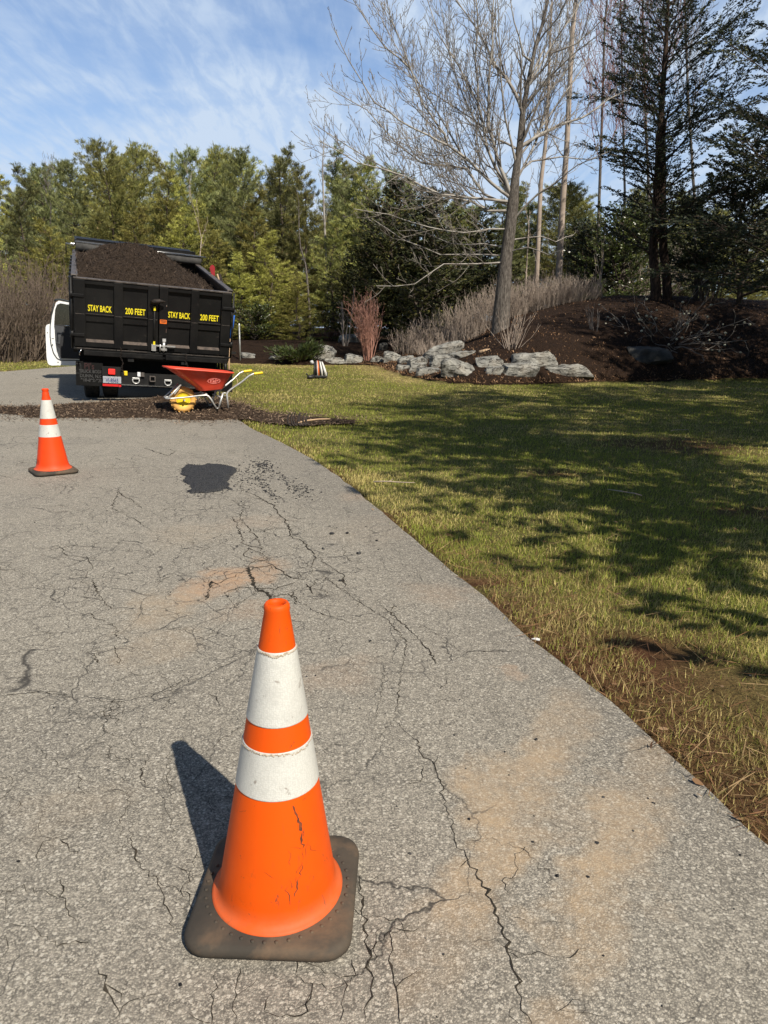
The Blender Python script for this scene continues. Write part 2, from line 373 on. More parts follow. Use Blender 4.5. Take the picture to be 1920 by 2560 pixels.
M['bed'] = mat_mulch('bed_mulch', (0.009, 0.006, 0.0045), (0.055, 0.031, 0.019), (0.26, 0.15, 0.085), 0.75)
M['chip'] = (lambda t: t.pbr(t.attr('Col'), 0.9, 0, None, 0.15))(NT('wood_chips'))
# --- plants
def mat_leaf(name, trans=0.25, jitter=0.25, rough=0.55, spec=0.25):
    t = NT(name); oi = t.n('ShaderNodeObjectInfo')
    hsv = t.n('ShaderNodeHueSaturation'); t.l(t.attr('Col'), hsv.inputs['Color'])
    t.l(t.mr(oi.outputs['Random'], 0, 1, 0.5-0.014*jitter, 0.5+0.018*jitter), hsv.inputs['Hue'])
    t.l(t.mr(oi.outputs['Random'], 0, 1, 1-0.5*jitter, 1+0.4*jitter), hsv.inputs['Value'])
    p = t.n('ShaderNodeBsdfPrincipled'); t.l(hsv.outputs[0], p.inputs['Base Color']); p.inputs['Roughness'].default_value = rough; p.inputs['Specular IOR Level'].default_value = spec
    tr = t.n('ShaderNodeBsdfTranslucent'); t.l(hsv.outputs[0], tr.inputs['Color'])
    mx = t.n('ShaderNodeMixShader'); mx.inputs[0].default_value = trans
    t.l(p.outputs[0], mx.inputs[1]); t.l(tr.outputs[0], mx.inputs[2]); t.l(mx.outputs[0], t.out.inputs[0]); return t.m
M['leaf'] = mat_leaf('evergreen_foliage', 0.14, 0.8)
M['leaf_gloss'] = mat_leaf('glossy_leaf', 0.15, 0.2, 0.3, 0.5)
M['blade'] = mat_leaf('grass_blade', 0.35, 0.0, 0.6, 0.2)
M['bark_grey'] = (lambda t: t.pbr(t.mix(t.mr(t.noise(9, 6, 0.7, 0.8, t.map((4, 4, 0.6))), 0.40, 0.64), (0.055, 0.046, 0.040), (0.225, 0.20, 0.175)), 0.9, 0, t.bump(t.noise(12, 6, 0.7, 0.6, t.map((3, 3, 0.5))), 0.9, 0.05), 0.15))(NT('grey_bark'))
M['twig_pale'] = simple('pale_twig', (0.34, 0.315, 0.28), (0.19, 0.165, 0.145), 3, 0.7, lo=0.45, hi=0.62)
M['twig_fine'] = simple('fine_grey_tan_twig', (0.27, 0.24, 0.205), (0.16, 0.135, 0.115), 3, 0.75)
M['twig_grey'] = simple('grey_twig', (0.22, 0.19, 0.17), (0.12, 0.10, 0.09), 3, 0.8)
M['twig_brown'] = simple('brown_twig', (0.17, 0.125, 0.095), (0.10, 0.075, 0.055), 2, 0.85)
M['twig_tan'] = simple('tan_twig', (0.40, 0.325, 0.265), (0.26, 0.205, 0.165), 2, 0.85)
M['twig_red'] = simple('red_twig', (0.46, 0.245, 0.185), (0.36, 0.18, 0.135), 2, 0.6)
M['twig_rose'] = simple('rose_twig', (0.26, 0.11, 0.085), (0.19, 0.10, 0.08), 2, 0.7)
M['bark_dark'] = simple('dark_bark', (0.055, 0.042, 0.034), (0.13, 0.105, 0.085), 5, 0.9, bump=0.8, bscale=14, bd=0.03, spec=0.1)
M['bark_red'] = (lambda t: t.pbr(t.mix(t.mr(t.noise(8, 6, 0.7, 0.8, t.map((3, 3, 0.5))), 0.38, 0.62), (0.018, 0.013, 0.011), (0.095, 0.064, 0.048)), 0.9, 0, t.bump(t.noise(12, 6, 0.7, 0.6, t.map((3, 3, 0.4))), 0.9, 0.05), 0.15))(NT('peeling_bark'))
M['bud'] = simple('pale_bud', (0.62, 0.60, 0.46), (0.5, 0.47, 0.34), 40, 0.6)
def mat_rock():
    t = NT('grey_stone'); n = t.noise(2.2, 7, 0.65, 0.4); st = t.noise(5, 6, 0.68, 1.2, t.map((1, 1, 3.2), (0.3, 0.2, 0)))
    c = t.mix(t.mr(n, 0.36, 0.62), (0.17, 0.165, 0.15), (0.44, 0.43, 0.385))
    c = t.mix(t.mr(st, 0.52, 0.58, 0, 0.95), c, (0.045, 0.043, 0.04)); c = t.mix(t.mr(t.noise(14, 5, 0.7), 0.58, 0.72, 0, 0.8), c, (0.47, 0.46, 0.42))
    c = t.mix(t.mr(t.noise(1.1, 4, 0.6), 0.56, 0.72, 0, 0.55), c, (0.20, 0.155, 0.11))
    return t.pbr(c, 0.85, 0, t.bump(t.math('ADD', st, t.noise(22, 5, 0.7)), 1.0, 0.05), 0.3)
M['rock'] = mat_rock()
M['rock_shade'] = simple('shade_dark_stone', (0.035, 0.034, 0.030), (0.10, 0.095, 0.085), 3, 0.9, bump=1.0, bscale=12, bd=0.04)  # stone with shade painted into its colour, for rocks lying in shadow
# --- made things
def mat_orange(name, c, scuff):
    t = NT(name); n = t.noise(5, 5, 0.6)
    col_ = t.mix(t.mr(n, 0.4, 0.68, 0, 0.55), c, (c[0]*0.86, c[1]*0.72, c[2]*0.7))
    s1 = t.mr(t.noise(9, 6, 0.75, 2.0, t.map((2.4, 2.4, 0.8), (0.3, 0.2, 0.4))), 0.585, 0.68)
    s2 = t.mr(t.noise(3.2, 4, 0.6), 0.42, 0.6)
    col_ = t.mix(t.math('MULTIPLY', t.math('MULTIPLY', s1, s2), scuff), col_, (0.09, 0.04, 0.025))
    sp_ = t.mr(t.noise(95, 3, 0.6), 0.70, 0.74); col_ = t.mix(t.math('MULTIPLY', sp_, 0.5*scuff), col_, (0.10, 0.05, 0.03))
    sz = t.n('ShaderNodeSeparateXYZ'); t.l(t.co, sz.inputs[0])
    dirt = t.math('MULTIPLY', t.mr(sz.outputs['Z'], 0.078, 0.043), t.mr(t.noise(14, 5, 0.7), 0.3, 0.6, 0.35, 1))
    col_ = t.mix(t.math('MULTIPLY', dirt, 0.42), col_, (0.44, 0.16, 0.075))
    return t.pbr(col_, t.mr(n, 0.3, 0.7, 0.48, 0.65), 0, t.bump(t.noise(55, 4), 0.06, 0.004), 0.28)
M['orange'] = mat_orange('cone_orange', (0.74, 0.088, 0.0), 1.0)
M['orange_red'] = mat_orange('cone_red_orange', (0.78, 0.06, 0.006), 0.8)
def mat_band(name, dirt):
    t = NT(name); v = t.voro(240, 'F1', 'Distance', None, 0.6)
    c = t.mix(t.mr(t.noise(12, 5, 0.65), 0.46, 0.66, 0, 0.55), (0.60, 0.595, 0.555), (0.47, 0.46, 0.43))
    c = t.mix(t.mr(v, 0.36, 0.6, 0, 0.35), c, (0.42, 0.42, 0.39))
    c = t.mix(t.mr(t.noise(34, 5, 0.7, 0.5), 0.63, 0.70, 0, dirt), c, (0.19, 0.15, 0.12))
    return t.pbr(c, 0.42, 0, t.bump(v, 0.25, 0.002), 0.5)
M['band'] = mat_band('reflective_band', 0.7); M['band_worn'] = mat_band('worn_reflective_band', 1.0)
M['glue'] = simple('dried_glue', (0.36, 0.28, 0.20), (0.6, 0.55, 0.46), 90, 0.9, bump=0.8, bscale=160)
M['rubber'] = simple('weathered_rubber', (0.050, 0.043, 0.035), (0.085, 0.067, 0.05), 7, 0.8, bump=0.25, bscale=50, spec=0.25, c3=(0.18, 0.115, 0.07), s3=6, lo3=0.50, hi3=0.74)
M['body_black'] = simple('black_truck_paint', (0.006, 0.006, 0.0065), (0.012, 0.0115, 0.011), 2.2, 0.42, bump=0.12, bscale=9, spec=0.25, c3=(0.035, 0.03, 0.026), s3=11, lo3=0.62, hi3=0.78)
M['steel_black'] = simple('black_steel', (0.007, 0.007, 0.0075), (0.018, 0.017, 0.016), 6, 0.5, spec=0.25, bump=0.2, bscale=30)
M['worn_edge'] = simple('worn_edge_and_glint', (0.13, 0.11, 0.098), (0.05, 0.045, 0.042), 12, 0.55, 0.3)
M['dust'] = simple('dusty_ledge', (0.11, 0.085, 0.07), (0.05, 0.04, 0.035), 14, 0.9)
M['chrome'] = simple('bright_steel', (0.6, 0.6, 0.6), (0.4, 0.4, 0.4), 20, 0.25, 1.0)
M['galv'] = simple('galvanized_tube', (0.62, 0.62, 0.60), (0.42, 0.42, 0.41), 14, 0.4, 0.55)
M['tarp'] = simple('grey_mesh_tarp', (0.085, 0.082, 0.078), (0.05, 0.048, 0.046), 9, 0.85, bump=0.5, bscale=120)
M['flap'] = simple('rubber_flap', (0.004, 0.004, 0.0042), (0.007, 0.007, 0.0065), 9, 0.7, bump=0.1, spec=0.15)  # base darkened further to stand in for shade under the bed overhang
M['tyre'] = simple('tyre_rubber', (0.014, 0.014, 0.014), (0.03, 0.027, 0.024), 14, 0.85, bump=0.3)
M['yellow_letter'] = simple('yellow_vinyl', (0.86, 0.72, 0.02), rough=0.5)
M['grey_letter'] = simple('faded_grey_paint', (0.05, 0.05, 0.05), (0.018, 0.018, 0.018), 60, 0.8)
M['red_letter'] = simple('faded_red_paint', (0.035, 0.006, 0.006), (0.012, 0.005, 0.005), 50, 0.8)
M['orange_sticker'] = simple('orange_sticker', (0.80, 0.17, 0.02), rough=0.5)
M['white_sticker'] = simple('white_sticker', (0.55, 0.55, 0.55), (0.3, 0.3, 0.3), 60, 0.5)
M['scuff'] = simple('rubbed_scuff', (0.20, 0.045, 0.012), (0.05, 0.022, 0.012), 70, 0.8, lo=0.42, hi=0.58)
M['black_print'] = simple('black_print', (0.02, 0.02, 0.02), rough=0.6)
M['plate'] = simple('plate_white', (0.36, 0.38, 0.42), (0.28, 0.3, 0.34), 30, 0.4)
M['plate_blue'] = simple('plate_blue', (0.02, 0.03, 0.13), rough=0.5)
M['red_refl'] = simple('red_reflector', (0.62, 0.02, 0.02), (0.5, 0.02, 0.02), 30, 0.25)
M['white_refl'] = simple('white_reflector', (0.75, 0.76, 0.78), (0.65, 0.65, 0.68), 30, 0.3)
def mat_lamp():
    t = NT('lit_red_lamp'); p = t.pbr((0.5, 0.01, 0.01), 0.2); t.p.inputs['Emission Color'].default_value = (1.0, 0.03, 0.02, 1); t.p.inputs['Emission Strength'].default_value = 1.0; return p
M['lamp_red'] = mat_lamp()
M['white_paint'] = simple('white_car_paint', (0.80, 0.81, 0.82), (0.74, 0.75, 0.76), 3, 0.22, coat=0.6)
M['trim_grey'] = simple('grey_door_trim', (0.035, 0.037, 0.042), (0.05, 0.052, 0.058), 10, 0.7)
M['trim_dark'] = simple('dark_door_trim', (0.012, 0.012, 0.014), rough=0.7)
M['seal'] = simple('black_seal', (0.012, 0.02, 0.025), rough=0.6)
def mat_glass():
    t = NT('tinted_glass'); g = t.n('ShaderNodeBsdfGlossy'); g.inputs['Roughness'].default_value = 0.02; tr = t.n('ShaderNodeBsdfTransparent'); tr.inputs[0].default_value = (0.42, 0.46, 0.44, 1)
    mx = t.n('ShaderNodeMixShader'); mx.inputs[0].default_value = 0.07; t.l(tr.outputs[0], mx.inputs[1]); t.l(g.outputs[0], mx.inputs[2]); t.l(mx.outputs[0], t.out.inputs[0]); return t.m
M['glass'] = mat_glass()
M['red_tray'] = simple('red_plastic', (0.74, 0.075, 0.036), (0.62, 0.06, 0.034), 4, 0.42, bump=0.05, c3=(0.32, 0.09, 0.06), s3=9, lo3=0.62, hi3=0.8)
M['pale_print'] = simple('worn_pale_print', (0.78, 0.26, 0.22), (0.70, 0.08, 0.05), 70, 0.6)
M['yellow'] = simple('yellow_plastic', (0.85, 0.62, 0.015), (0.8, 0.55, 0.01), 8, 0.45)
M['yellow_tyre'] = simple('dirty_yellow_tyre', (0.72, 0.40, 0.10), (0.5, 0.27, 0.075), 9, 0.75, bump=0.3, c3=(0.16, 0.09, 0.045), s3=16, lo3=0.58, hi3=0.72)
M['wood'] = simple('worn_wood', (0.52, 0.36, 0.22), (0.38, 0.25, 0.15), 6, 0.7)
M['blue'] = simple('blue_plastic', (0.02, 0.13, 0.55), (0.02, 0.10, 0.42), 10, 0.45)
M['red_dark'] = simple('dark_red_plastic', (0.30, 0.012, 0.018), (0.22, 0.01, 0.015), 8, 0.4)
M['iron'] = simple('dark_iron', (0.022, 0.019, 0.017), (0.05, 0.035, 0.028), 30, 0.7, 0.4)
M['post'] = simple('grey_steel_post', (0.40, 0.41, 0.40), (0.30, 0.31, 0.30), 12, 0.5, 0.5)
M['pack_white'] = simple('white_plastic_shell', (0.72, 0.71, 0.68), (0.6, 0.58, 0.55), 8, 0.4)
M['pack_orange'] = simple('orange_plastic_shell', (0.75, 0.16, 0.03), rough=0.4)
M['pack_black'] = simple('black_plastic', (0.015, 0.015, 0.016), rough=0.5)

# ------------------------------------------------------------------ the lie of the land
def sdist(poly, X, Y):
    """signed distance to a polygon, positive inside"""
    X = np.asarray(X, float); Y = np.asarray(Y, float); d = np.full(X.shape, 1e9); ins = np.zeros(X.shape, bool); n = len(poly)
    for i in range(n):
        ax, ay = poly[i]; bx, by = poly[(i+1) % n]; ex, ey = bx-ax, by-ay
        t = np.clip(((X-ax)*ex+(Y-ay)*ey)/(ex*ex+ey*ey+1e-12), 0, 1)
        d = np.minimum(d, (X-ax-t*ex)**2+(Y-ay-t*ey)**2)
        c = ((ay > Y) != (by > Y)) & (X < (bx-ax)*(Y-ay)/(by-ay+1e-12)+ax); ins ^= c
    d = np.sqrt(d); return np.where(ins, d, -d)
BED = [(-60, 34), (-26, 30), (-13, 25.2), (-8, 25.2), (-5, 24.9), (-3.05, 24.5), (-1.47, 24.9), (-0.36, 24.6), (0.2, 21.3), (0.5, 19.9), (0.95, 18.2), (1.47, 17.2), (2.2, 16.85),
       (3.2, 17.2), (5.4, 18.1), (8, 19.5), (11.1, 20.9), (20, 22.5), (60, 24), (80, 120), (-80, 120)]
_AX = [-30, -8, -3, 0, 1.5, 2.7, 4.2, 6.3, 8, 10, 13, 20, 60]; _AZ = [0.5, 0.6, 0.62, 0.62, 0.66, 1.0, 1.62, 2.16, 2.42, 2.48, 2.42, 2.3, 2.0]
def ground_z(X, Y):
    X = np.asarray(X, float); Y = np.asarray(Y, float); sd = np.maximum(sdist(BED, X, Y), 0)
    A = np.interp(X, _AX, _AZ); wid = np.interp(X, [-3, 1, 4, 9], [4.0, 4.8, 5.4, 6.0])
    s = np.clip(sd/wid, 0, 1); prof = s*(1.75-0.75*s*s)*0+ (1-(1-s)**1.8)
    z = A*prof*(1-0.45*sstep(27, 40, Y)*(A > 0.7)) + 0.012*np.maximum(sd-6, 0)
    return z + 0.05*(fbm(X*0.25, Y*0.25, 3, 3)-0.5)*sstep(2, 8, np.hypot(X+1, Y))
def gz(x, y): return float(ground_z(np.array([x]), np.array([y]))[0])
def hit(x, y, d0=3.0, d1=70.0):
    """where the sight line through photograph pixel (x, y) meets the land"""
    d = ray(x, y); ts = np.linspace(d0, d1, 3000)
    P = np.array([0, 0, CAM_H])[None]+ts[:, None]*np.array(d)[None]
    k = np.argmax(P[:, 2] < ground_z(P[:, 0], P[:, 1]))
    return Vector((P[k, 0], P[k, 1], gz(P[k, 0], P[k, 1])))

EDGE_PX = [(1910, 2100), (1620, 1840), (1450, 1690), (1331, 1600), (1207, 1489), (1110, 1412), (1022, 1338), (948, 1275), (868, 1208), (800, 1160), (738, 1124), (686, 1098), (622, 1068)]
EDGE = [tuple(flat(*p)[:2]) for p in EDGE_PX]
def smooth_line(P, k=6):
    P = [np.array(P[0])]+[np.array(p) for p in P]+[np.array(P[-1])]; out = []
    for i in range(1, len(P)-2):
        for j in range(k):
            t = j/k; a, b, c, d = P[i-1:i+3]; out.append(tuple(.5*(2*b+(c-a)*t+(2*a-5*b+4*c-d)*t*t+(3*b-a-3*c+d)*t**3)))
    return out+[tuple(P[-1])]
_e = np.array(EDGE); EDGE = smooth_line([tuple(p) for p in _e])
ROAD = [(1.55, -3.0), (1.35, 0.2)] + EDGE + [(-2.25, 10.3), (-3.3, 12.6), (-5.0, 16.2), (-6.9, 20.0), (-8.6, 21.6), (-9.35, 21.4), (-9.83, 18.6), (-12, 16.6), (-22, 13.5), (-45, 9), (-45, -3)]
def jag(poly, step=0.06, amp=0.008, seed=1, keep=None):
    out = []
    for i in range(len(poly)):
        a = np.array(poly[i]); b = np.array(poly[(i+1) % len(poly)]); L = np.linalg.norm(b-a)
        n = max(1, int(L/step)) if (keep is None or keep(a, b)) else 1
        nr = np.array([-(b-a)[1], (b-a)[0]])/max(L, 1e-6)
        for k in range(n):
            p = a+(b-a)*k/n; w = amp if (keep is None or keep(a, b)) else 0
            out.append(tuple(p + nr*w*2*(float(fbm(p[0]*5, p[1]*5, 3, seed))-0.5)*2))
    return out
ROADJ = jag(ROAD, keep=lambda a, b: max(a[1], b[1]) < 14 and min(a[0], b[0]) > -8 and min(a[1], b[1]) > -1)

# lawn sheet, reaching the horizon
def axis(lo, hi, near, n):
    s = np.linspace(-1, 1, n); k = 3.6
    return np.where(s < 0, -np.sinh(-s*k)/np.sinh(k)*(-lo), np.sinh(s*k)/np.sinh(k)*hi)
gx = axis(-400, 400, 0, 301); gy = np.concatenate([np.linspace(-60, -3, 24)[:-1], np.linspace(-3, 12, 160)[:-1], np.linspace(12, 40, 110)[:-1], 40+np.linspace(0, 1, 40)**2*560])
GX, GY = np.meshgrid(gx, gy); GZ = ground_z(GX, GY)
rsd = sdist(ROADJ, GX, GY)
GZ = GZ - 0.012 - 0.05*sstep(-0.02, 0.12, rsd) + 0.012*(fbm(GX*6, GY*6, 3, 9)-0.5)*sstep(0, -0.3, rsd)
def soil_mask(X, Y):
    """bare clay showing through the verge (1 = bare)"""
    m = np.zeros(X.shape); rs = -sdist(ROADJ, X, Y)
    def blob(p, r, k=1.0, sx=1.0):
        nonlocal m; q = flat(*p); d = np.hypot((X-q.x)/sx, Y-q.y)/r + 0.9*(fbm(X*9, Y*9, 3, 5)-0.5); m = np.maximum(m, k*sstep(1, 0.45, d))
    blob((1172, 1445), .15); blob((1262, 1480), .09, .8); blob((1650, 1635), .2); blob((1700, 1690), .16, .9); blob((1860, 1720), .3, .9); blob((1540, 1590), .2, .6); blob((1480, 1560), .15, .5)
    blob((1380, 1180), .25, .7, 1.6); blob((1690, 1110), .8, .75, 1.4); blob((1900, 1280), .35, .7); blob((1760, 1800), .25, .6)
    band = sstep(0.62, 0.1, rs + 0.5*(fbm(X*2.2, Y*2.2, 3, 8)-0.5))*sstep(3.6, 2.2, Y)*0.85
    return np.maximum(np.maximum(m, band), sstep(0.07, 0.02, rs)*0.9)
SM = soil_mask(GX, GY)
strawm = sstep(1.9, 0.3, -sdist(BED, GX, GY) + 1.6*(fbm(GX*0.6, GY*0.6, 3, 12)-0.5))*(GX < 1.0)*0.75
CL = np.stack([SM, strawm, np.zeros_like(SM)], -1).reshape(-1, 3)
ny, nx = GX.shape; idx = np.arange(ny*nx).reshape(ny, nx)
quad = np.stack([idx[:-1, :-1], idx[:-1, 1:], idx[1:, 1:], idx[1:, :-1]], -1).reshape(-1, 4)
lawn = mesh_np('lawn', np.stack([GX, GY, GZ], -1).reshape(-1, 3), [quad], M['lawn'], colr=CL, smooth=True); tag(lawn, kind='structure')

# mulched bed: mound on the right and the bank under the wood
bx = np.concatenate([np.linspace(-46, -12, 50)[:-1], np.linspace(-12, 16, 260)[:-1], np.linspace(16, 56, 60)]); by = np.concatenate([np.linspace(16, 29, 150)[:-1], np.linspace(29, 80, 80)])
BX, BY = np.meshgrid(bx, by); bsd = sdist(BED, BX, BY) + 0.16*(fbm(BX*2.5, BY*2.5, 3, 21)-0.5)
BZ = ground_z(BX, BY) + np.clip(bsd*0.4, -0.08, 0.07) + 0.07*(fbm(BX*3.1, BY*3.1, 4, 22)-0.5)*sstep(0, 0.5, bsd)
ny, nx = BX.shape; idx = np.arange(ny*nx).reshape(ny, nx)
quad = np.stack([idx[:-1, :-1], idx[:-1, 1:], idx[1:, 1:], idx[1:, :-1]], -1).reshape(-1, 4)
keep = (bsd.ravel()[quad] > -0.25).all(1)
bed = mesh_np('mulch_bed', np.stack([BX, BY, BZ], -1).reshape(-1, 3), [quad[keep]], M['bed'], smooth=True); tag(bed, kind='structure')

# road: one slab, cracks cut in as dark seams of the same object
def ribbon(pts, w0, w1, jit, seed, z, step):
    """jagged crack along points (x, y)"""
    rg = np.random.default_rng(seed); P = [np.array(pts[0][:2], float)]
    for a, b in zip(pts[:-1], pts[1:]):
        a = np.array(a[:2], float); b = np.array(b[:2], float); L = np.linalg.norm(b-a); n = max(1, int(L/step)); nr = np.array([-(b-a)[1], (b-a)[0]])/max(L, 1e-9)
        for k in range(1, n+1):
            P.append(a+(b-a)*k/n + (nr*rg.normal(0, jit) if k < n else 0) )
    P = np.array(P); N = len(P); T = np.gradient(P, axis=0); T /= np.linalg.norm(T, axis=1, keepdims=True)+1e-9
    Nn = np.stack([-T[:, 1], T[:, 0]], 1); w = np.interp(np.linspace(0, 1, N), [0, .12, .85, 1], [w0*.25, w0, w1, w1*.15])*rg.uniform(0.4, 1.5, N)*np.where(rg.random(N) < .07, 2.2, 1)*(0.55+0.9*vnoise(np.arange(N)*.11+seed % 97, np.zeros(N), 3))
    return P + Nn*w[:, None]/2, P - Nn*w[:, None]/2
rv = [(x, y, 0.0) for x, y in ROADJ]; nR = len(rv)
rm = MB(); rm.add(rv + [(x, y, -0.09) for x, y in ROADJ], [tuple(range(nR))] + [(i, (i+1) % nR, nR+(i+1) % nR, nR+i) for i in range(nR)], 0)
CR = {  # traced from the photograph: (pixels), width start, width end (m)
 'a': ([(985, 1800), (1000, 1815), (1042, 1850), (1050, 1882), (1085, 1910), (1102, 1960), (1118, 2020), (1136, 2085), (1140, 2110), (1170, 2150), (1206, 2205), (1232, 2260), (1258, 2320), (1268, 2380), (1292, 2440), (1302, 2510), (1330, 2575)], .006, .008),
 'b': ([(985, 1800), (995, 1760), (1000, 1700), (1008, 1655), (1016, 1605), (970, 1550), (905, 1510), (860, 1480), (822, 1450), (800, 1430)], .007, .006),
 'c': ([(1090, 1660), (1075, 1630), (1050, 1600), (1018, 1570), (985, 1540), (950, 1510)], .009, .006),
 'd': ([(862, 1468), (858, 1436), (826, 1416), (800, 1395), (772, 1400)], .010, .006),
 'e': ([(600, 1222), (640, 1240), (682, 1262), (700, 1290), (722, 1312), (724, 1340), (768, 1362), (784, 1390), (780, 1430), (762, 1450)], .012, .010),
 'f': ([(762, 1450), (720, 1440), (680, 1412), (650, 1418), (612, 1428), (560, 1440)], .010, .007),
 'g': ([(620, 1418), (632, 1450), (636, 1470), (660, 1480), (676, 1492), (680, 1530)], .022, .016),
 'h': ([(632, 1470), (600, 1468), (560, 1482)], .008, .006), 'i': ([(636, 1470), (690, 1474), (740, 1455)], .007, .006),
 'j': ([(525, 1470), (530, 1455), (550, 1465)], .016, .01), 'k': ([(515, 1500), (526, 1468), (522, 1448)], .014, .008), 'l': ([(590, 1436), (562, 1450), (530, 1462)], .012, .008),
 'm': ([(620, 1418), (640, 1400), (672, 1402)], .012, .008), 'n': ([(640, 1400), (610, 1390), (620, 1370), (660, 1390)], .007, .005),
 'o': ([(580, 1290), (600, 1330), (610, 1360), (655, 1372), (660, 1398)], .008, .006), 'p': ([(655, 1372), (640, 1340), (600, 1300), (610, 1270), (580, 1250)], .007, .005),
 'q': ([(730, 1480), (742, 1512)], .010, .006), 'r': ([(766, 1460), (784, 1486)], .012, .006), 's': ([(676, 1492), (720, 1485), (742, 1500)], .006, .005),
 't': ([(620, 2030), (606, 2080), (604, 2120)], .006, .004), 'u': ([(150, 2100), (172, 2120), (195, 2140)], .005, .004), 'v': ([(152, 2200), (172, 2290), (195, 2310)], .006, .004),
 'w': ([(245, 2420), (262, 2460), (285, 2510), (300, 2535), (270, 2560)], .007, .008), 'x': ([(320, 2030), (332, 2120), (350, 2170), (395, 2200), (410, 2240), (435, 2330)], .004, .005),
 'y': ([(900, 2190), (905, 2290), (925, 2380), (930, 2460), (915, 2560)], .007, .006), 'z': ([(985, 2320), (975, 2390), (990, 2470), (1000, 2560)], .005, .005),
 'A': ([(540, 2430), (535, 2500), (530, 2560)], .004, .004), 'B': ([(600, 2420), (592, 2490), (588, 2560)], .004, .004), 'C': ([(880, 2400), (890, 2440), (850, 2445), (800, 2420)], .006, .005), 'D': ([(860, 2450), (848, 2560)], .005, .004),
 'E': ([(740, 2440), (780, 2480), (770, 2530), (700, 2545), (660, 2530)], .005, .005), 'F': ([(230, 1450), (244, 1482), (262, 1510), (290, 1525)], .008, .005), 'G': ([(215, 1390), (232, 1420), (200, 1460)], .006, .004),
 'H': ([(150, 1365), (170, 1390), (235, 1398)], .007, .005), 'I': ([(230, 1630), (250, 1660)], .006, .004), 'J': ([(285, 1615), (300, 1660)], .005, .003), 'K': ([(0, 1740), (60, 1735), (110, 1730), (190, 1745)], .006, .005),
 'L': ([(960, 1660), (955, 1720), (940, 1790), (930, 1850)], .005, .004), 'M': ([(985, 1800), (960, 1830), (930, 1870)], .004, .003), 'N': ([(1018, 1570), (1060, 1565), (1150, 1630), (1300, 1628)], .004, .003),
 'O': ([(560, 1480), (590, 1520), (620, 1530)], .006, .004), 'P': ([(740, 1500), (790, 1530), (880, 1560), (960, 1540)], .004, .003), 'Q': ([(560, 1160), (600, 1175), (560, 1200)], .010, .008),
 'R': ([(290, 1230), (330, 1250), (360, 1275)], .012, .007), 'S': ([(360, 1120), (420, 1140), (440, 1128), (400, 1118)], .015, .01), 'T': ([(300, 1040+180), (280, 1270), (340, 1300), (380, 1330)], .008, .006)}
nz_ = 0
def add_crack(pts, a, b, sd, jit=0.006):
    step = 0.012 if min(p[1] for p in pts) < 3.2 else 0.03
    A, B = ribbon(pts, a, b, jit if step < .02 else jit*1.6, sd, 0, step); n = len(A); z = 0.0016
    rm.add([(p[0], p[1], z) for p in A]+[(p[0], p[1], z) for p in B], [(i, i+1, n+i+1, n+i) for i in range(n-1)], 1)
for k, (pp, a, b) in CR.items():
    P = [flat(*p) for p in pp]; nk = .38 if min(p.y for p in P) < 2.4 else .62
    add_crack([(p.x, p.y) for p in P], a*nk, b*nk, ord(k), .0045)
    for j in range(len(P)):          # short side cracks
        if RNG.random() < 0.5:
            L = RNG.uniform(.03, .11)*(0.6+0.12*P[j].y); an = RNG.uniform(0, 2*pi); q = [(P[j].x, P[j].y)]
            for s_ in range(3): an += RNG.normal(0, .5); q.append((q[-1][0]+cos(an)*L/3, q[-1][1]+sin(an)*L/3))
            add_crack(q, .0018, .0011, int(RNG.integers(1e6)), .004)
for i in range(430):                 # wandering hairline cracks over the tired lane
    y = 1.0+9.0*RNG.random()**1.25; x = RNG.normal(-0.35*y+0.1, 0.55+0.16*y)
    if x > np.interp(y, [1, 3, 5, 9], [.55, .1, -.5, -2.2]): continue
    an = RNG.normal(1.75, 0.9); q = [(x, y)]; L = RNG.uniform(.12, .45)*(0.5+0.15*y)
    for s_ in range(6): an += RNG.normal(0, .65); q.append((q[-1][0]+cos(an)*L/6, q[-1][1]+sin(an)*L/6))
    w = RNG.uniform(.0011, .0024)*(0.45+0.2*min(y, 6)); add_crack(q, w, w*.6, int(RNG.integers(1e6)), .006)
road = rm.build('road', [M['road'], M['crack']], fix=False); tag(road, kind='structure')
# dark stones and tar spots pressed in the road surface
# fresh patch of black asphalt
PP = [(452, 1172), (468, 1162), (500, 1166), (520, 1160), (556, 1164), (585, 1168), (590, 1178), (582, 1192), (572, 1208), (580, 1226), (560, 1222), (545, 1230), (515, 1233), (478, 1234), (462, 1228), (476, 1222), (470, 1212), (452, 1204), (462, 1194), (452, 1184)]
pj = jag([tuple(flat(*p)[:2]) for p in PP], 0.05, 0.02, 31)
pa = np.array(pj); px_, py_ = np.meshgrid(np.arange(pa[:, 0].min()-.03, pa[:, 0].max()+.03, .012), np.arange(pa[:, 1].min()-.03, pa[:, 1].max()+.03, .014))
psd = sdist(pj, px_, py_)+.03*(fbm(px_*22, py_*22, 3, 33)-.5)
pz = .001+np.clip(psd*.5, -.004, .014)+.012*(fbm(px_*38, py_*38, 2, 34)-.5)*sstep(-.01, .03, psd)+.008*(fbm(px_*7, py_*7, 3, 35)-.5)*sstep(0, .1, psd)
ny, nx = px_.shape; idx = np.arange(ny*nx).reshape(ny, nx); quad = np.stack([idx[:-1, :-1], idx[:-1, 1:], idx[1:, 1:], idx[1:, :-1]], -1).reshape(-1, 4); quad = quad[(psd.ravel()[quad] > -.008).all(1)]
tag(mesh_np('asphalt_patch', np.stack([px_, py_, pz], -1).reshape(-1, 3), [quad], M['fresh']), kind='structure')

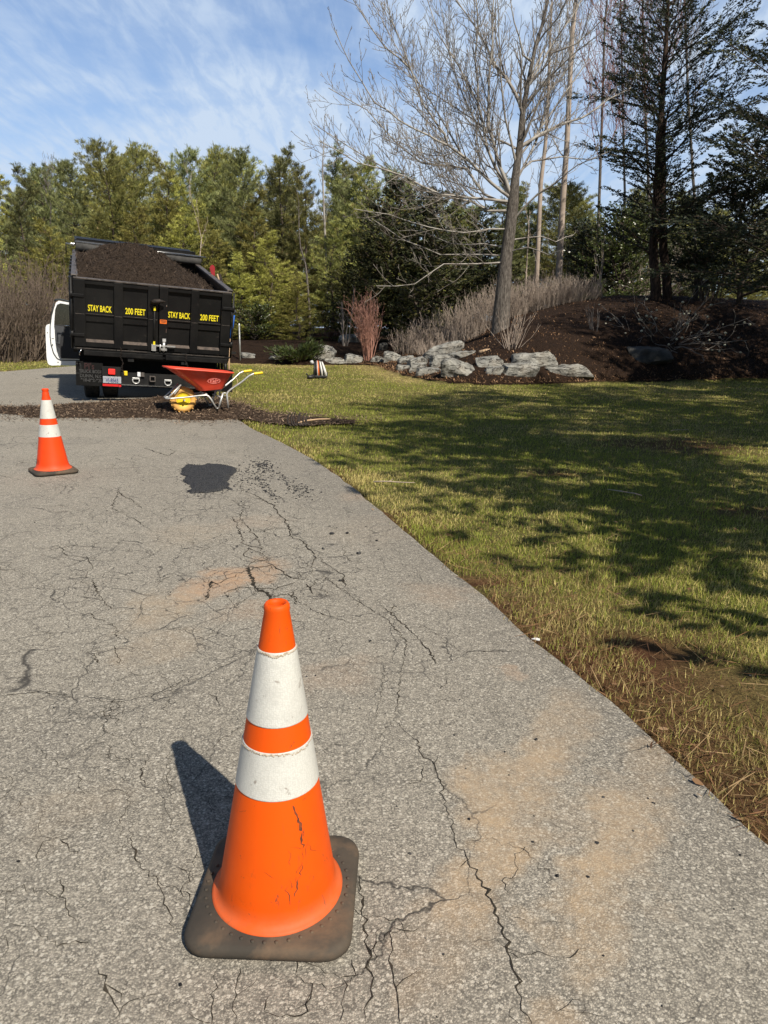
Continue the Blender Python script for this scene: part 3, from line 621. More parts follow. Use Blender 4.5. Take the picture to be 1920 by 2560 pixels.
# loose crumbs of asphalt beside the patch, and strewn over the road: nobody could count them
V = []; F = []
ico = bmesh.new(); bmesh.ops.create_icosphere(ico, subdivisions=1, radius=1); icv = np.array([v.co for v in ico.verts]); ico.verts.index_update(); icf = np.array([[v.index for v in f.verts] for f in ico.faces]); ico.free()
def crumb(p, r, z=0.0):
    s = np.array([r*RNG.uniform(.7, 1.5), r*RNG.uniform(.7, 1.4), r*RNG.uniform(.4, .9)]); a = RNG.uniform(0, 6.3)
    v = icv*s*RNG.uniform(.75, 1.2, (len(icv), 1)); R = np.array([[cos(a), -sin(a), 0], [sin(a), cos(a), 0], [0, 0, 1]])
    F.append(icf+sum(len(q) for q in V)); V.append(v@R.T+np.array([p[0], p[1], z+s[2]*.35]))
for i in range(620):
    k = RNG.random()
    if k < .3: p = (RNG.normal(655, 20), RNG.normal(1166, 9))
    elif k < .5: p = (RNG.normal(632, 22), RNG.normal(1196, 14))
    elif k < .72: q = RNG.random(); p = (650+q*120+RNG.normal(0, 10), 1160+q*80+RNG.normal(0, 6))
    elif k < .86: q = RNG.random(); p = (640+q*60+RNG.normal(0, 6), 1190+q*70+RNG.normal(0, 5))
    elif k < .94: p = (RNG.normal(756, 20), RNG.normal(1222, 7))
    else: p = (RNG.uniform(600, 960), RNG.uniform(1150, 1420))
    g_ = flat(*p)
    if sdist(ROADJ, np.array([g_.x]), np.array([g_.y]))[0] < .02: continue
    crumb(g_, RNG.uniform(.003, .0095))
for p, r in [((830, 1335), .022), ((868, 1334), .02), ((897, 1384), .02), ((850, 1453), .017), ((1340, 1850), .012), ((1634, 2008), .008), ((1470, 2192), .007), ((1332, 2105), .006), ((1262, 1880), .006), ((1835, 2273), .005), ((1393, 2190), .006), ((1620, 1996), .005),
             ((1172, 2048), .006), ((1135, 1838), .008), ((925, 1603), .012), ((1272, 1938), .005), ((766, 1692), .008), ((1850, 2138), .005), ((1335, 2040), .005), ((940, 1880), .004)]:
    crumb(flat(*p), r*.6)
for i in range(170): 
    y = 1.0+8*RNG.random()**1.5; crumb((RNG.normal(-.2*y+.2, .4+.22*y), y), RNG.uniform(.0015, .004)*(1+.12*y))
for i in range(230):
    q = pj[int(RNG.integers(len(pj)))]; crumb((q[0]+RNG.normal(.03, .05), q[1]+RNG.normal(0, .05)), RNG.uniform(.002, .007))
crumbs = mesh_np('asphalt_crumbs', np.concatenate(V), [np.concatenate(F)], M['fresh'])
tag(crumbs, 'loose black asphalt crumbs scattered on the road around the dark patch', 'gravel', kind='stuff')

# spread of brown mulch across the road behind the truck
MPOLY = [(-8.2, 10.1), (-6.6, 9.95), (-5.3, 9.95), (-4.8, 9.5), (-4.0, 9.55), (-3.3, 9.7), (-2.6, 9.5), (-2.0, 9.65), (-1.5, 9.35), (-1.0, 9.2), (-.55, 9.45), (-.2, 9.75), (-.9, 10.05), (-1.5, 10.35), (-2.0, 10.6), (-2.2, 11.3), (-2.7, 12.3), (-4.0, 12.0), (-4.9, 10.85), (-6.2, 10.5), (-8.2, 10.45)]
ux, uy = np.meshgrid(np.linspace(-8.6, 0.2, 330), np.linspace(8.9, 12.8, 170))
msd = sdist(MPOLY, ux, uy) + 0.34*(fbm(ux*3.2, uy*3.2, 4, 41)-0.5)
pile = 0.04*np.exp(-((ux+3.0)/.55)**2-((uy-10.75)/.4)**2)+0.05*np.exp(-((ux+2.2)/.5)**2-((uy-10.6)/.3)**2)+.05*np.exp(-((ux+4.0)/.9)**2-((uy-10.6)/.4)**2)+.10*np.exp(-((ux+3.5)/.35)**2-((uy-11.2)/.3)**2)
thick = np.where(ux > -1.8, .22, 1.0)
uz = np.clip(msd*0.2, -0.02, 0.035)*thick*np.where(ux < -5, .55, 1) + pile + 0.035*(fbm(ux*9, uy*9, 4, 42)-.5)*sstep(-.02, .25, msd) + 0.004 + np.where(ux > -1.9, .008, 0)
ny, nx = ux.shape; idx = np.arange(ny*nx).reshape(ny, nx); quad = np.stack([idx[:-1, :-1], idx[:-1, 1:], idx[1:, 1:], idx[1:, :-1]], -1).reshape(-1, 4)
quad = quad[(msd.ravel()[quad] > -0.015).all(1)]
mul_ = mesh_np('spilled_mulch', np.stack([ux, uy, uz], -1).reshape(-1, 3), [quad], M['mulch'], smooth=True)
tag(mul_, 'spread of shredded brown mulch across the road behind the black truck', 'mulch', kind='stuff')
def mulch_z(x, y):
    i = int(np.clip((y-8.9)/(12.8-8.9)*169, 0, 169)); j = int(np.clip((x+8.6)/8.8*329, 0, 329)); return max(0.0, float(uz[i, j])) if msd[i, j] > 0 else 0.0

# loose chips and shreds on mulch, bed edge and verge
def chips(name, pts, zs, L, W, cols, mat, label, cat, tilt=0.35):
    n = len(pts); a = RNG.uniform(0, 2*pi, n); l = RNG.uniform(.5, 1.3, n)*L; w = RNG.uniform(.6, 1.4, n)*W; tz = RNG.normal(0, tilt, n)
    dx, dy, dz = np.cos(a)*np.cos(tz)*l/2, np.sin(a)*np.cos(tz)*l/2, np.sin(tz)*l/2
    nx_, ny_ = -np.sin(a)*w/2, np.cos(a)*w/2; up = RNG.uniform(-.3, .3, n)*w
    C = np.stack([pts[:, 0], pts[:, 1], zs+np.abs(dz)+.004], 1); D = np.stack([dx, dy, dz], 1); Nn = np.stack([nx_, ny_, up], 1)
    V = np.stack([C-D-Nn*.5, C-D*.2-Nn, C+D-Nn*.3, C+D+Nn*.4, C+D*.1+Nn, C-D+Nn*.4], 1).reshape(-1, 3)
    c = np.array(cols)[RNG.integers(0, len(cols), n)]*RNG.uniform(.7, 1.25, (n, 1)); cc = np.repeat(c, 6, 0)
    i6 = np.arange(n)[:, None]*6; Fq = np.concatenate([i6+np.array([[0, 1, 4, 5]]), i6+np.array([[1, 2, 3, 4]])])
    o = mesh_np(name, V, [Fq], mat, colr=cc); return tag(o, label, cat, kind='stuff')
browns = [(.12, .082, .057), (.17, .12, .083), (.06, .041, .029), (.14, .098, .068), (.31, .225, .155)]
q = np.stack([RNG.uniform(-8.4, 0, 30000), RNG.uniform(9.0, 12.5, 30000)], 1); d_ = sdist(MPOLY, q[:, 0], q[:, 1]) + .3*(fbm(q[:, 0]*3.2, q[:, 1]*3.2, 4, 41)-.5)
q = q[d_ > RNG.exponential(.22, len(q))*-1.0]; q = q[:15000]; zs = np.array([mulch_z(*p) for p in q])
zs = zs+np.where((sdist(ROADJ, q[:, 0], q[:, 1]) < 0), .02, 0)
chips('mulch_shreds', q, zs, .045, .008, browns, M['chip'], 'loose wood shreds lying on the mulch spread behind the truck', 'mulch')
reds = [(.12, .065, .035), (.19, .105, .055), (.06, .034, .02), (.28, .16, .085), (.42, .26, .15)]
q = np.stack([RNG.uniform(-1, 22, 90000), RNG.uniform(16.4, 26, 90000)], 1); d_ = sdist(BED, q[:, 0], q[:, 1]); q = q[(d_ > -.12) & (d_ < 6) & (RNG.random(len(q)) < np.exp(-np.maximum(d_, 0)/2.6))][:34000]
zs = ground_z(q[:, 0], q[:, 1])+.05
chips('bark_chips', q, zs, .075, .015, reds, M['chip'], 'reddish bark chips lying over the planted mound and its edge', 'mulch', .5)

# dead leaves blown along the verge and over the lawn
n = 1500; x = RNG.uniform(-2, 8, n); y = 1.3+RNG.random(n)**1.4*14; rs = -sdist(ROADJ, x, y); k = (rs > -.06) & (sdist(BED, x, y) < 0) & (RNG.random(n) < .12+np.exp(-np.maximum(rs, 0)/.7)) & ~((y > 9) & (x < -.9))
q = np.stack([x, y], 1)[k]; zz = np.where(rs[k] > 0.02, ground_z(q[:, 0], q[:, 1])+.012, .004)
chips('dead_leaves', q, zz, .026, .012, [(.20, .115, .06), (.13, .07, .04), (.28, .18, .10), (.09, .05, .03)], M['chip'], 'small dead brown leaves blown over the grass along the road edge', 'plant litter', .15)

# ------------------------------------------------------------------ grass: blades thinning out with distance
def grass():
    n = 800000
    r = 1.55*np.exp(RNG.random(n)*np.log(27/1.55)); a = RNG.uniform(radians(-34), radians(66), n)
    x = r*np.sin(a); y = r*np.cos(a)
    rs = -sdist(ROADJ, x, y); bs = -sdist(BED, x, y)
    edge = 0.03*RNG.normal(0, 1, n)
    k = (rs > -0.022+edge*.8) & (bs > 0.02+edge*2) & ~((sdist(MPOLY, x, y) > .1) & (x < -1.6))
    sm = soil_mask(x, y); k &= RNG.random(n) > sm*1.0
    clump = fbm(x*4, y*4, 3, 61); k &= RNG.random(n) < 0.45+1.1*clump
    x, y, r, sm = x[k], y[k], r[k], sm[k]; n = len(x); rs = rs[k]; bs = bs[k]
    z = ground_z(x, y)-0.02
    pat = fbm(x*0.55, y*0.55, 4, 62); pat2 = fbm(x*2.3, y*2.3, 3, 63)
    straw = np.clip(0.30+1.7*(pat-.5)+1.3*(pat2-.5) + 0.25*sstep(1.2, .1, rs) + .35*sm + .5*sstep(1.9, .3, bs+1.6*(fbm(x*.6, y*.6, 3, 12)-.5))*(x < 1), 0.08, 0.97)
    is_s = RNG.random(n) < straw
    L = RNG.uniform(.013, .034, n)*(0.75+.55*pat2)*(1+.010*r)*np.where(RNG.random(n) < .06, 1.7, 1); lean = np.abs(RNG.normal(.5, 0.8, n)) + .35*is_s; lean = np.clip(lean, .15, 1.5)
    w = (0.0011+0.00052*r)*RNG.uniform(.7, 1.3, n)
    h = RNG.uniform(0, 2*pi, n)
    tip = np.stack([np.cos(h)*np.sin(lean)*L*1.3, np.sin(h)*np.sin(lean)*L*1.3, np.cos(lean)*L+.012], 1)
    mid = np.stack([np.cos(h)*np.sin(lean*.55)*L*.6, np.sin(h)*np.sin(lean*.55)*L*.6, np.cos(lean*.55)*L*.62], 1)
    side = np.stack([-np.sin(h+.4), np.cos(h+.4), np.zeros(n)], 1)*w[:, None]/2
    B = np.stack([x, y, z], 1)
    V = np.stack([B-side, B+side, B+mid+side*.9, B+tip, B+mid-side*.9], 1).reshape(-1, 3)
    g1 = np.array([.23, .28, .044]); g2 = np.array([.40, .42, .08]); s1 = np.array([.68, .58, .22]); s2 = np.array([.52, .43, .17]); s3 = np.array([.24, .135, .068])
    t = RNG.random((n, 1)); c = np.where(is_s[:, None], s1*t+s2*(1-t), g1*t+g2*(1-t))
    dead = (RNG.random(n) < .75*sstep(1.3, .1, rs+.5*(pat2-.5))*sstep(4.6, 2.6, y)); c = np.where(dead[:, None], s3*(1-t)+s2*t, c)
    cc = np.repeat(c*RNG.uniform(.8, 1.15, (n, 1)), 5, 0)
    i5 = np.arange(n)[:, None]*5; Fq = i5+np.array([[0, 1, 2, 4]]); Ft = i5+np.array([[4, 2, 3]])
    o = mesh_np('grass', V, [Fq, Ft], M['blade'], colr=cc)
    tag(o, 'short winter lawn grass of mixed green and straw blades beside the road', 'grass', kind='stuff')
grass()
# pine straw lying along the verge in front
n = 9000; x = RNG.uniform(.3, 3.6, n); y = RNG.uniform(1.2, 4.6, n); rs = -sdist(ROADJ, x, y)
k = (rs > -.015) & (RNG.random(n) < np.exp(-np.maximum(rs, 0)/.42)*1.1); q = np.stack([x, y], 1)[k]
chips('pine_straw', q, ground_z(q[:, 0], q[:, 1])+.004, .11, .0022, [(.25, .14, .07), (.18, .095, .048), (.34, .23, .12), (.12, .062, .035)], M['chip'], 'dead brown pine needles and straw littering the clay verge at lower right', 'plant litter', .3)

# ------------------------------------------------------------------ traffic cones
def rrect(hx, hy, r, n=6):
    out = []
    for cx, cy, a0 in ((hx-r, hy-r, 0), (-hx+r, hy-r, pi/2), (-hx+r, -hy+r, pi), (hx-r, -hy+r, 1.5*pi)):
        out += [(cx+r*cos(a0+pi/2*k/n), cy+r*sin(a0+pi/2*k/n)) for k in range(n+1)]
    return out
def cone(name, loc, rz, label, mo, mb, style, group, lean=0.0):
    root = empty(name, loc, rz, label, 'traffic cone', group)
    # rubber base, softly domed
    hb = .174; m = MB(); lays = [(hb-.012, .004, .05), (hb-.001, .010, .056), (hb, .020, .057), (hb-.003, .029, .054), (hb-.012, .0345, .048), (hb-.05, .037, .03)]
    R0 = [rrect(h, h, r) for h, z, r in lays]; n = len(R0[0]); vs = [(x, y, z) for (h, z, r), R in zip(lays, R0) for x, y in R]
    m.add(vs, [(i*n+k, i*n+(k+1) % n, (i+1)*n+(k+1) % n, (i+1)*n+k) for i in range(len(lays)-1) for k in range(n)], 0, True)
    m.add([(x, y, z) for x, y in R0[-1] for z in (lays[-1][1],)], [tuple(range(n))]); m.add([(x, y, .004) for x, y in R0[0]], [tuple(range(n))[::-1]])
    for sx in (-1, 1):
        for sy in (-1, 1): m.box((sx*.125, sy*.125, .003), (.03, .03, .006))
    for k in range(40):
        a = 2*pi*k/40
        if min(abs(cos(a)), abs(sin(a))) < 0.12 and k % 2: continue
        m.lathe([(.0042, 0), (.0038, .0018), (.002, .0028), (0.0003, .003)], 8, (.1565*cos(a), .1565*sin(a), .0362))
    m.build('rubber_base', M['rubber'], root)
    rb = lambda z: .0238+(.700-z)*.1615
    b = MB()
    if style == 0: prof = [(.1435, .0362), (.1435, .0385), (.1385, .041), (.1325, .0455), (.1285, .052), (.1255, .062), (rb(.09), .09), (rb(.3), .3), (rb(.31), .31), (rb(.46), .46), (rb(.6), .6), (rb(.69), .69), (.0262, .696), (.0255, .703), (.022, .708), (.0175, .707), (.0150, .700), (.0155, .60)]
    else: prof = [(.150, .0362), (.150, .040), (.144, .043), (.138, .048), (.134, .056), (.128, .07), (rb(.09), .09), (rb(.29), .29), (rb(.31)+.0015, .31), (rb(.46), .46), (rb(.6), .6), (rb(.66)-.002, .655), (.0275, .672), (.024, .680), (.0245, .688), (.0275, .694), (.0275, .702), (.024, .708), (.018, .707), (.0155, .70), (.0155, .62)]
    b.lathe(prof, 72)
    def mark(pts, w, off=.0007):
        L = []
        for i, (a, z) in enumerate(pts):
            ww = w*RNG.uniform(.4, 1.3)*(0.35 if i in (0, len(pts)-1) else 1); r = rb(z)+off; da = ww/r/2
            L += [(r*cos(a-da), r*sin(a-da), z), (r*cos(a+da), r*sin(a+da), z)]
        b.add(L, [(2*i, 2*i+1, 2*i+3, 2*i+2) for i in range(len(pts)-1)], 1)
    fr = -pi/2 - rz
    def path(a0, z0, a1, z1, n, j): return [(fr+a0+(a1-a0)*i/n+RNG.normal(0, j), z0+(z1-z0)*i/n) for i in range(n+1)]
    if style == 0:
        mark(path(.50, .298, .62, .262, 8, .008), .0035); mark(path(.60, .268, .66, .238, 7, .015), .008); mark(path(.66, .235, .70, .20, 6, .03), .0045); mark(path(.74, .30, 1.0, .325-.02, 6, .015), .0045)
        mark(path(.62, .165, .42, .105, 9, .03), .0028); mark(path(.30, .13, .36, .09, 6, .02), .0018); mark(path(-.85, .27, -.6, .282, 5, .01), .0015); mark(path(-.12, .165, .1, .15, 5, .01), .0012); mark(path(.66, .43, .52, .418, 4, .02), .0018)
        for k in range(10): a0 = RNG.uniform(.3, .95); z0 = RNG.uniform(.09, .25); mark(path(a0, z0, a0+RNG.normal(0, .14), z0-RNG.uniform(.01, .035), 4, .02), .0011)
    else:
        for k in range(7): a0 = -1.15+k*.09; mark(path(a0, RNG.uniform(.09, .15), a0+.03, .056, 5, .02), .0045)
        mark(path(-1.0, .272, -.1, .268, 9, .0), .003)
    b.build('cone_body', [mo, M['scuff']], root)
    def band(z0, z1, edge):
        g = MB(); o = .0016; prof = [(rb(z1)+.0002, z1), (rb(z1)+o, z1-.0006)] + [(rb(z)+o, z) for z in np.linspace(z1-.002, z0+.002, 6)] + [(rb(z0)+o, z0+.0006), (rb(z0)+.0002, z0)]
        g.lathe(prof, 72)
        if edge:
            for k in range(130):
                a = 2*pi*k/130; z = z1-.0015-.0035*RNG.random()-.0035*max(0, sin(a*3+z1*40)); r = rb(z)+o
                s = RNG.uniform(.0016, .0032); g.lathe([(s, 0), (s*.7, s*.4), (.0002, s*.5)], 6, (r*cos(a), r*sin(a), z), Matrix.Rotation(a, 3, 'Z') @ Matrix.Rotation(pi/2, 3, 'Y'), 1)
        g.build('reflective_band', [mb, M['glue']], root)
    band(.463, .615, style == 0); band(.312, .412, style == 0)
    for ch in root.children:
        if ch.name.startswith(('cone_body', 'reflective')):
            for v in ch.data.vertices: v.co.x += lean*(v.co.z-.036)
    return root
G = 'traffic cones on the road'
cone('traffic_cone', (-.222, 1.325, 0), radians(-1.5), 'large orange and white traffic cone standing in front, scuffed, on a brown rubber base', M['orange'], M['band'], 0, G, .017)
p1, p2 = flat(91, 1191), flat(196, 1180.5); d = (p2-p1)
c0 = flat(133, 1172, .03)
cone('traffic_cone', (c0.x, c0.y, 0), atan2(d.y, d.x), 'smaller-looking distant red-orange traffic cone with worn white bands, near the truck', M['orange_red'], M['band_worn'], 1, G)

# ------------------------------------------------------------------ black dump truck, bed a little raised, leaning to the verge
YAW, PIT, ROL = 0.3949, 0.1741, 0.06215; W, BH, BL = 2.44, 1.05, 4.10
TP = Vector((-4.952+1.22*cos(YAW), 11.497+1.22*sin(YAW), 0))
truck = empty('dump_truck', TP, YAW, 'black high-sided dump truck heaped with mulch, white driver door hanging open', 'truck')
TW = Matrix.Translation(TP) @ Matrix.Rotation(YAW, 4, 'Z')
CHM = Matrix.Rotation(ROL, 4, 'Y')
BDM = Matrix.Translation((-1.22, 0, 0.888)) @ Matrix.Rotation(ROL, 4, 'Y') @ Matrix.Rotation(PIT, 4, 'X')
def onplane(x, y, yl, A):
    """photograph pixel -> coordinates in frame A of the truck, on its plane y = yl"""
    I = (TW @ A).inverted(); o = I @ Vector((0, 0, CAM_H)); d = I.to_3x3() @ ray(x, y); return o + d*((yl-o.y)/d.y)
T = lambda m, name, mat, parent=truck, A=BDM: m.build(name, mat, parent, A)
# tailgate: two barn doors. u across, v up in the bed frame, y = -thickness towards the camera
ST = M['body_black']
DX = [(0.02, .522*W-.006), (.522*W+.006, W-.02)]
RIBS = [[(0.02, .185), (.60, .735), (1.105, 1.268)], [(1.28, 1.415), (1.775, 1.90), (2.265, 2.42)]]
for k in (0, 1):
    x0, x1 = DX[k]; m = MB()
    m.box(((x0+x1)/2, 0.0, BH/2+.01), (x1-x0, .03, BH-.04))
    for a, b in RIBS[k]: m.box(((a+b)/2, -.045, BH/2), (b-a, .06, BH-.03), bev=.008)
    rr = RIBS[k]
    for i in (0, 1):
        a, b = rr[i][1], rr[i+1][0]
        m.box(((a+b)/2, -.038, BH-.045), (b-a, .046, .055)); m.box(((a+b)/2, -.036, .055), (b-a, .042, .07)); m.box(((a+b)/2, -.034, BH*.497), (b-a, .038, .018))
        m.box(((a+b)/2, -.026, BH*.44), (b-a, .022, .10))
    d_ = T(m, 'tailgate_door', ST); d_['label'] = ['left tailgate door with two ribbed panels', 'right tailgate door with the latch'][k]
    e = MB()                                                     # worn top rail, dusty ledges and a painted catch-light line
    e.box(((x0+x1)/2, -.03, BH+.0), (x1-x0, .09, .022), bev=.005)
    T(e, 'top_rail', M['worn_edge'], d_)
    e = MB()
    for i in (0, 1):
        a, b = rr[i][1], rr[i+1][0]
        e.add([(a, -.058, .091), (b, -.058, .091), (b, -.0155, .13), (a, -.0155, .13)], [(0, 1, 2, 3)])
    T(e, 'ledge', M['dust'], d_)
    e = MB()  # bright strips painting the light caught along the mid rail
    for i in range(3):
        a, b = rr[i]; e.box(((a+b)/2, -.0765, BH*.497), (b-a-.03, .004, .006))
    for i in (0, 1):
        a, b = rr[i][1], rr[i+1][0]; e.box(((a+b)/2, -.0545, BH*.505), (b-a, .004, .005))
    T(e, 'catch_light_strip', M['worn_edge'], d_)
    for i, s in ((0, 'STAY BACK'), (1, '200 FEET')):
        a, b = rr[i][1], rr[i+1][0]; Mx = BDM @ Matrix.Translation(((a+b)/2+(0.0, .0)[i], -.0165, BH*.578)) @ Matrix.Rotation(pi/2, 4, 'X')
        text_obj('lettering', s, .132, M['yellow_letter'], d_, Mx, .50 if i == 0 else .60, .0024)
    xs = x0 if k == 0 else x1; sg = 1 if k == 0 else -1
    for z in (.20, .80):
        h = MB(); h.box((xs+sg*.06, -.085, z), (.17, .02, .045), bev=.006); h.tube([(xs-sg*.035, -.06, z-.05), (xs-sg*.035, -.06, z+.05)], .028, 10)
        T(h, 'hinge', M['steel_black'], d_)
    t_ = MB(); t_.tube([(xs-sg*.035, -.06, -.02), (xs-sg*.035, -.06, BH)], .016, 8); T(t_, 'hinge_bar', M['steel_black'], d_)
    if k == 1:
        s_ = MB(); s_.box((1.345, -.0775, .50), (.105, .003, .062)); st = T(s_, 'warning_sticker', M['orange_sticker'], d_)
        s_ = MB(); s_.box((1.345, -.0795, .515), (.088, .002, .010)); s_.box((1.345, -.0795, .494), (.07, .002, .008)); T(s_, 'printed_text', M['black_print'], d_)
        s_ = MB(); s_.box((1.365, -.0775, .205), (.055, .003, .05)); T(s_, 'info_sticker', M['white_sticker'], d_)
        for zz_, hh_ in ((.755, .03), (.36, .06)): s_ = MB(); s_.box((1.392, -.079, zz_), (.012, .006, hh_)); T(s_, 'latch_pin', M['chrome'], d_)
        s_ = MB(); s_.box((1.36, -.105, .115), (.36, .014, .022)); s_.tube([(1.36, -.10, .02), (1.36, -.10, .17)], .022, 8); s_.box((1.36, -.1, .06), (.09, .05, .03)); s_.box((1.20, -.10, .08), (.07, .05, .10)); s_.tube([(1.30, -.12, .03), (1.30, -.12, .14)], .012, 6)
        T(s_, 'latch', M['galv'], d_)
    else:
        s_ = MB(); s_.tube([(1.205, -.095, .01), (1.205, -.095, .80)], .017, 8); T(s_, 'latch_bar', M['steel_black'], d_)
        for zz_ in (.70, .15): s_ = MB(); s_.box((1.205, -.117, zz_), (.030, .006, .062)); T(s_, 'yellow_tag', M['yellow_letter'], d_)
        s_ = MB(); s_.tube([(1.16, -.10, .79), (1.20, -.15, .815), (1.27, -.16, .83), (1.36, -.15, .825)], [.03, .04, .035, .012], 8); s_.box((1.21, -.1, .775), (.07, .07, .035)); T(s_, 'latch_handle', M['iron'], d_)
# sill rail under the doors
m = MB(); m.box((W/2, -.04, -.015), (W-.01, .12, .03), bev=.005); m.box((.75, -.05, -.075), (1.2, .09, .085), bev=.012); m.box((1.9, -.05, -.075), (1.02, .09, .085), bev=.012); m.box((1.36, -.035, -.075), (.1, .06, .06))
rail = T(m, 'sill_rail', M['steel_black'])
for a, b in ((.05, .62), (.64, 1.1), (1.5, 2.0), (2.02, 2.35)): e = MB(); e.box(((a+b)/2, -.1015, -.003), (b-a, .004, .010)); T(e, 'worn_edge', M['worn_edge'], rail)
# side walls, floor, front
for k in (0, 1):
    xw = .03 if k == 0 else W-.03; sg = -1 if k == 0 else 1; m = MB()
    m.box((xw, BL/2+.02, BH/2), (.05, BL-.06, BH)); m.box((xw, .03, BH/2-.03), (.06, .08, BH+.12))
    for y in np.linspace(.5, BL-.3, 7): m.box((xw+sg*.055, y, BH/2), (.06, .10, BH-.1), bev=.01)
    sw = T(m, 'side_wall', ST)
    m = MB(); m.box((xw-sg*.005, BL/2+.01, BH+.022), (.095, BL, .04), bev=.01); T(m, 'top_rim', M['worn_edge'], sw)
m = MB(); m.box((W/2, BL/2, .02), (W-.1, BL-.1, .05)); T(m, 'bed_floor', M['steel_black'])
m = MB(); m.box((W/2, BL-.02, BH/2+.12), (W-.12, .05, BH+.3)); hb_ = T(m, 'headboard', ST)
# tarp housing on the headboard
A_ = onplane(186, 597, BL, BDM); B_ = onplane(505, 641, BL, BDM)
m = MB(); x0, x1 = A_.x, B_.x; zt = A_.z
m.prism([(x0, zt), (x1-.22, zt-.01), (x1, zt-.1), (x1, zt-.16), (x0, zt-.09)], BL-.10, BL-.07, lambda a, b, d: (a, d, b))
m.prism([(BL-.09, zt), (BL+.35, zt+.03), (BL+.35, zt+.01), (BL-.09, zt-.02)], x0, x1-.22, lambda a, b, d: (d, a, b))
th = T(m, 'tarp_housing', M['steel_black'])
zr = onplane(230, 618, BL-.16, BDM).z
m = MB(); m.tube([(x0+.02, BL-.18, zr), (x0+.5, BL-.18, zr-.01), (x1-.05, BL-.18, zr-.02)], [.098, .105, .10], 16); T(m, 'tarp_roll', M['tarp'], th)
m = MB(); m.tube([(x0-.16, BL-.18, zr+.02), (x0+.03, BL-.18, zr+.02)], .014, 8); m.lathe([(.03, -.03), (.03, .03)], 10, (x0-.03, BL-.18, zr+.02), Matrix.Rotation(pi/2, 3, 'Y'))
T(m, 'tarp_axle', M['chrome'], th)
m = MB(); m.tube([(x0+.0, BL-.26, zr+.085), (x0+.95, BL-.285, zr+.08), (1.55, BL-.285, zr+.07), (x1+.05, BL-.27, zr+.065)], [.008, .009, .012, .014], 6); T(m, 'tarp_bar', M['chrome'], th)
m = MB(); m.tube([(x0-.155, BL-.18, zr+.02), (x0-.155, BL-.2, zr-.18)], .012, 6); T(m, 'crank', M['steel_black'], th)
# chassis
m = MB()
for sx in (-.42, .42): m.box((sx, 3.4, .72), (.09, 6.9, .2))
for y in (.25, 2.2, 4.2): m.box((0, y, .72), (.84, .09, .16))
m.box((0, .6, .80), (1.9, .1, .1)); m.box((0, 3.6, .85), (.3, 1.2, .2))
fr_ = T(m, 'chassis_frame', M['steel_black'], truck, CHM)
ap = onplane(537, 930, .3, CHM).x
m = MB(); m.box(((ap-1.19)/2, .30, .66), (ap+1.19, .02, .50)); m.box(((ap-1.19)/2, .30, .37), (ap+1.1, .014, .14)); T(m, 'apron_and_shade_sheet', M['flap'], truck, CHM)  # black panel, plus an added lower sheet standing in for shadow below the bumper
m = MB(); m.tube([(-.95, .95, .40), (-.2, .95, .40), (.2, .95, .40), (.95, .95, .40)], [.08, .09, .09, .08], 10); m.lathe([(.001, -.2), (.17, -.16), (.2, 0), (.17, .16), (.001, .2)], 14, (0, .95, .40), Matrix.Rotation(pi/2, 3, 'X')); m.build('rear_axle', M['steel_black'], truck)
for sx in (-.78, .78): m = MB(); m.box((sx, 3.3, .62), (.42, 1.4, .42), bev=.05); T(m, 'fuel_tank', M['steel_black'], truck, CHM)
p = onplane(303, 930, -.02, CHM); q = onplane(470, 972, -.02, CHM)
zb0, zb1 = q.z, p.z
m = MB(); m.box(((p.x+.62)/2, -.02, (zb0+zb1)/2), (.62-p.x, .03, zb1-zb0)); hp = T(m, 'hitch_plate', M['steel_black'], truck, CHM)
m = MB(); m.box(((p.x+.62)/2, -.045, zb0+.02), (.62-p.x, .03, .015)); T(m, 'worn_edge', M['chrome'], hp, CHM)
for cx, cy in ((340, 951), (420, 956)):
    c = onplane(cx, cy, -.06, CHM); m = MB(); R_ = .052
    m.tube([(c.x+R_*cos(a), c.y, c.z+R_*sin(a)) for a in np.linspace(pi*.08, -pi*1.08, 15)] , .011, 8); m.box((c.x, c.y+.01, c.z+.03), (.115, .03, .03), bev=.006)
    T(m, 'd_ring', M['galv'], hp, CHM)
c = onplane(381, 947, -.07, CHM); m = MB(); f_ = lambda a, b, d: (c.x+a, d, c.z+b)
m.ring(rrect(.046, .046, .01), rrect(.032, .032, .004), -.11, .02, f_); T(m, 'hitch_receiver', M['worn_edge'], hp, CHM)
m = MB(); m.box((c.x, -.03, c.z), (.062, .02, .062)); T(m, 'receiver_hole', M['black_print'], hp, CHM)
c = onplane(348, 936, -.06, CHM); m = MB(); m.box((c.x-.005, -.06, c.z), (.05, .05, .07), bev=.006); T(m, 'white_lamp', M['white_refl'], hp, CHM)
m = MB(); m.box((c.x+.055, -.05, c.z), (.05, .05, .066)); T(m, 'lamp_bracket', M['worn_edge'], hp, CHM)
c = onplane(314, 933, -.04, CHM); m = MB(); m.box((c.x, -.04, c.z), (.055, .02, .07), bev=.005); T(m, 'yellow_tag', M['yellow'], hp, CHM)
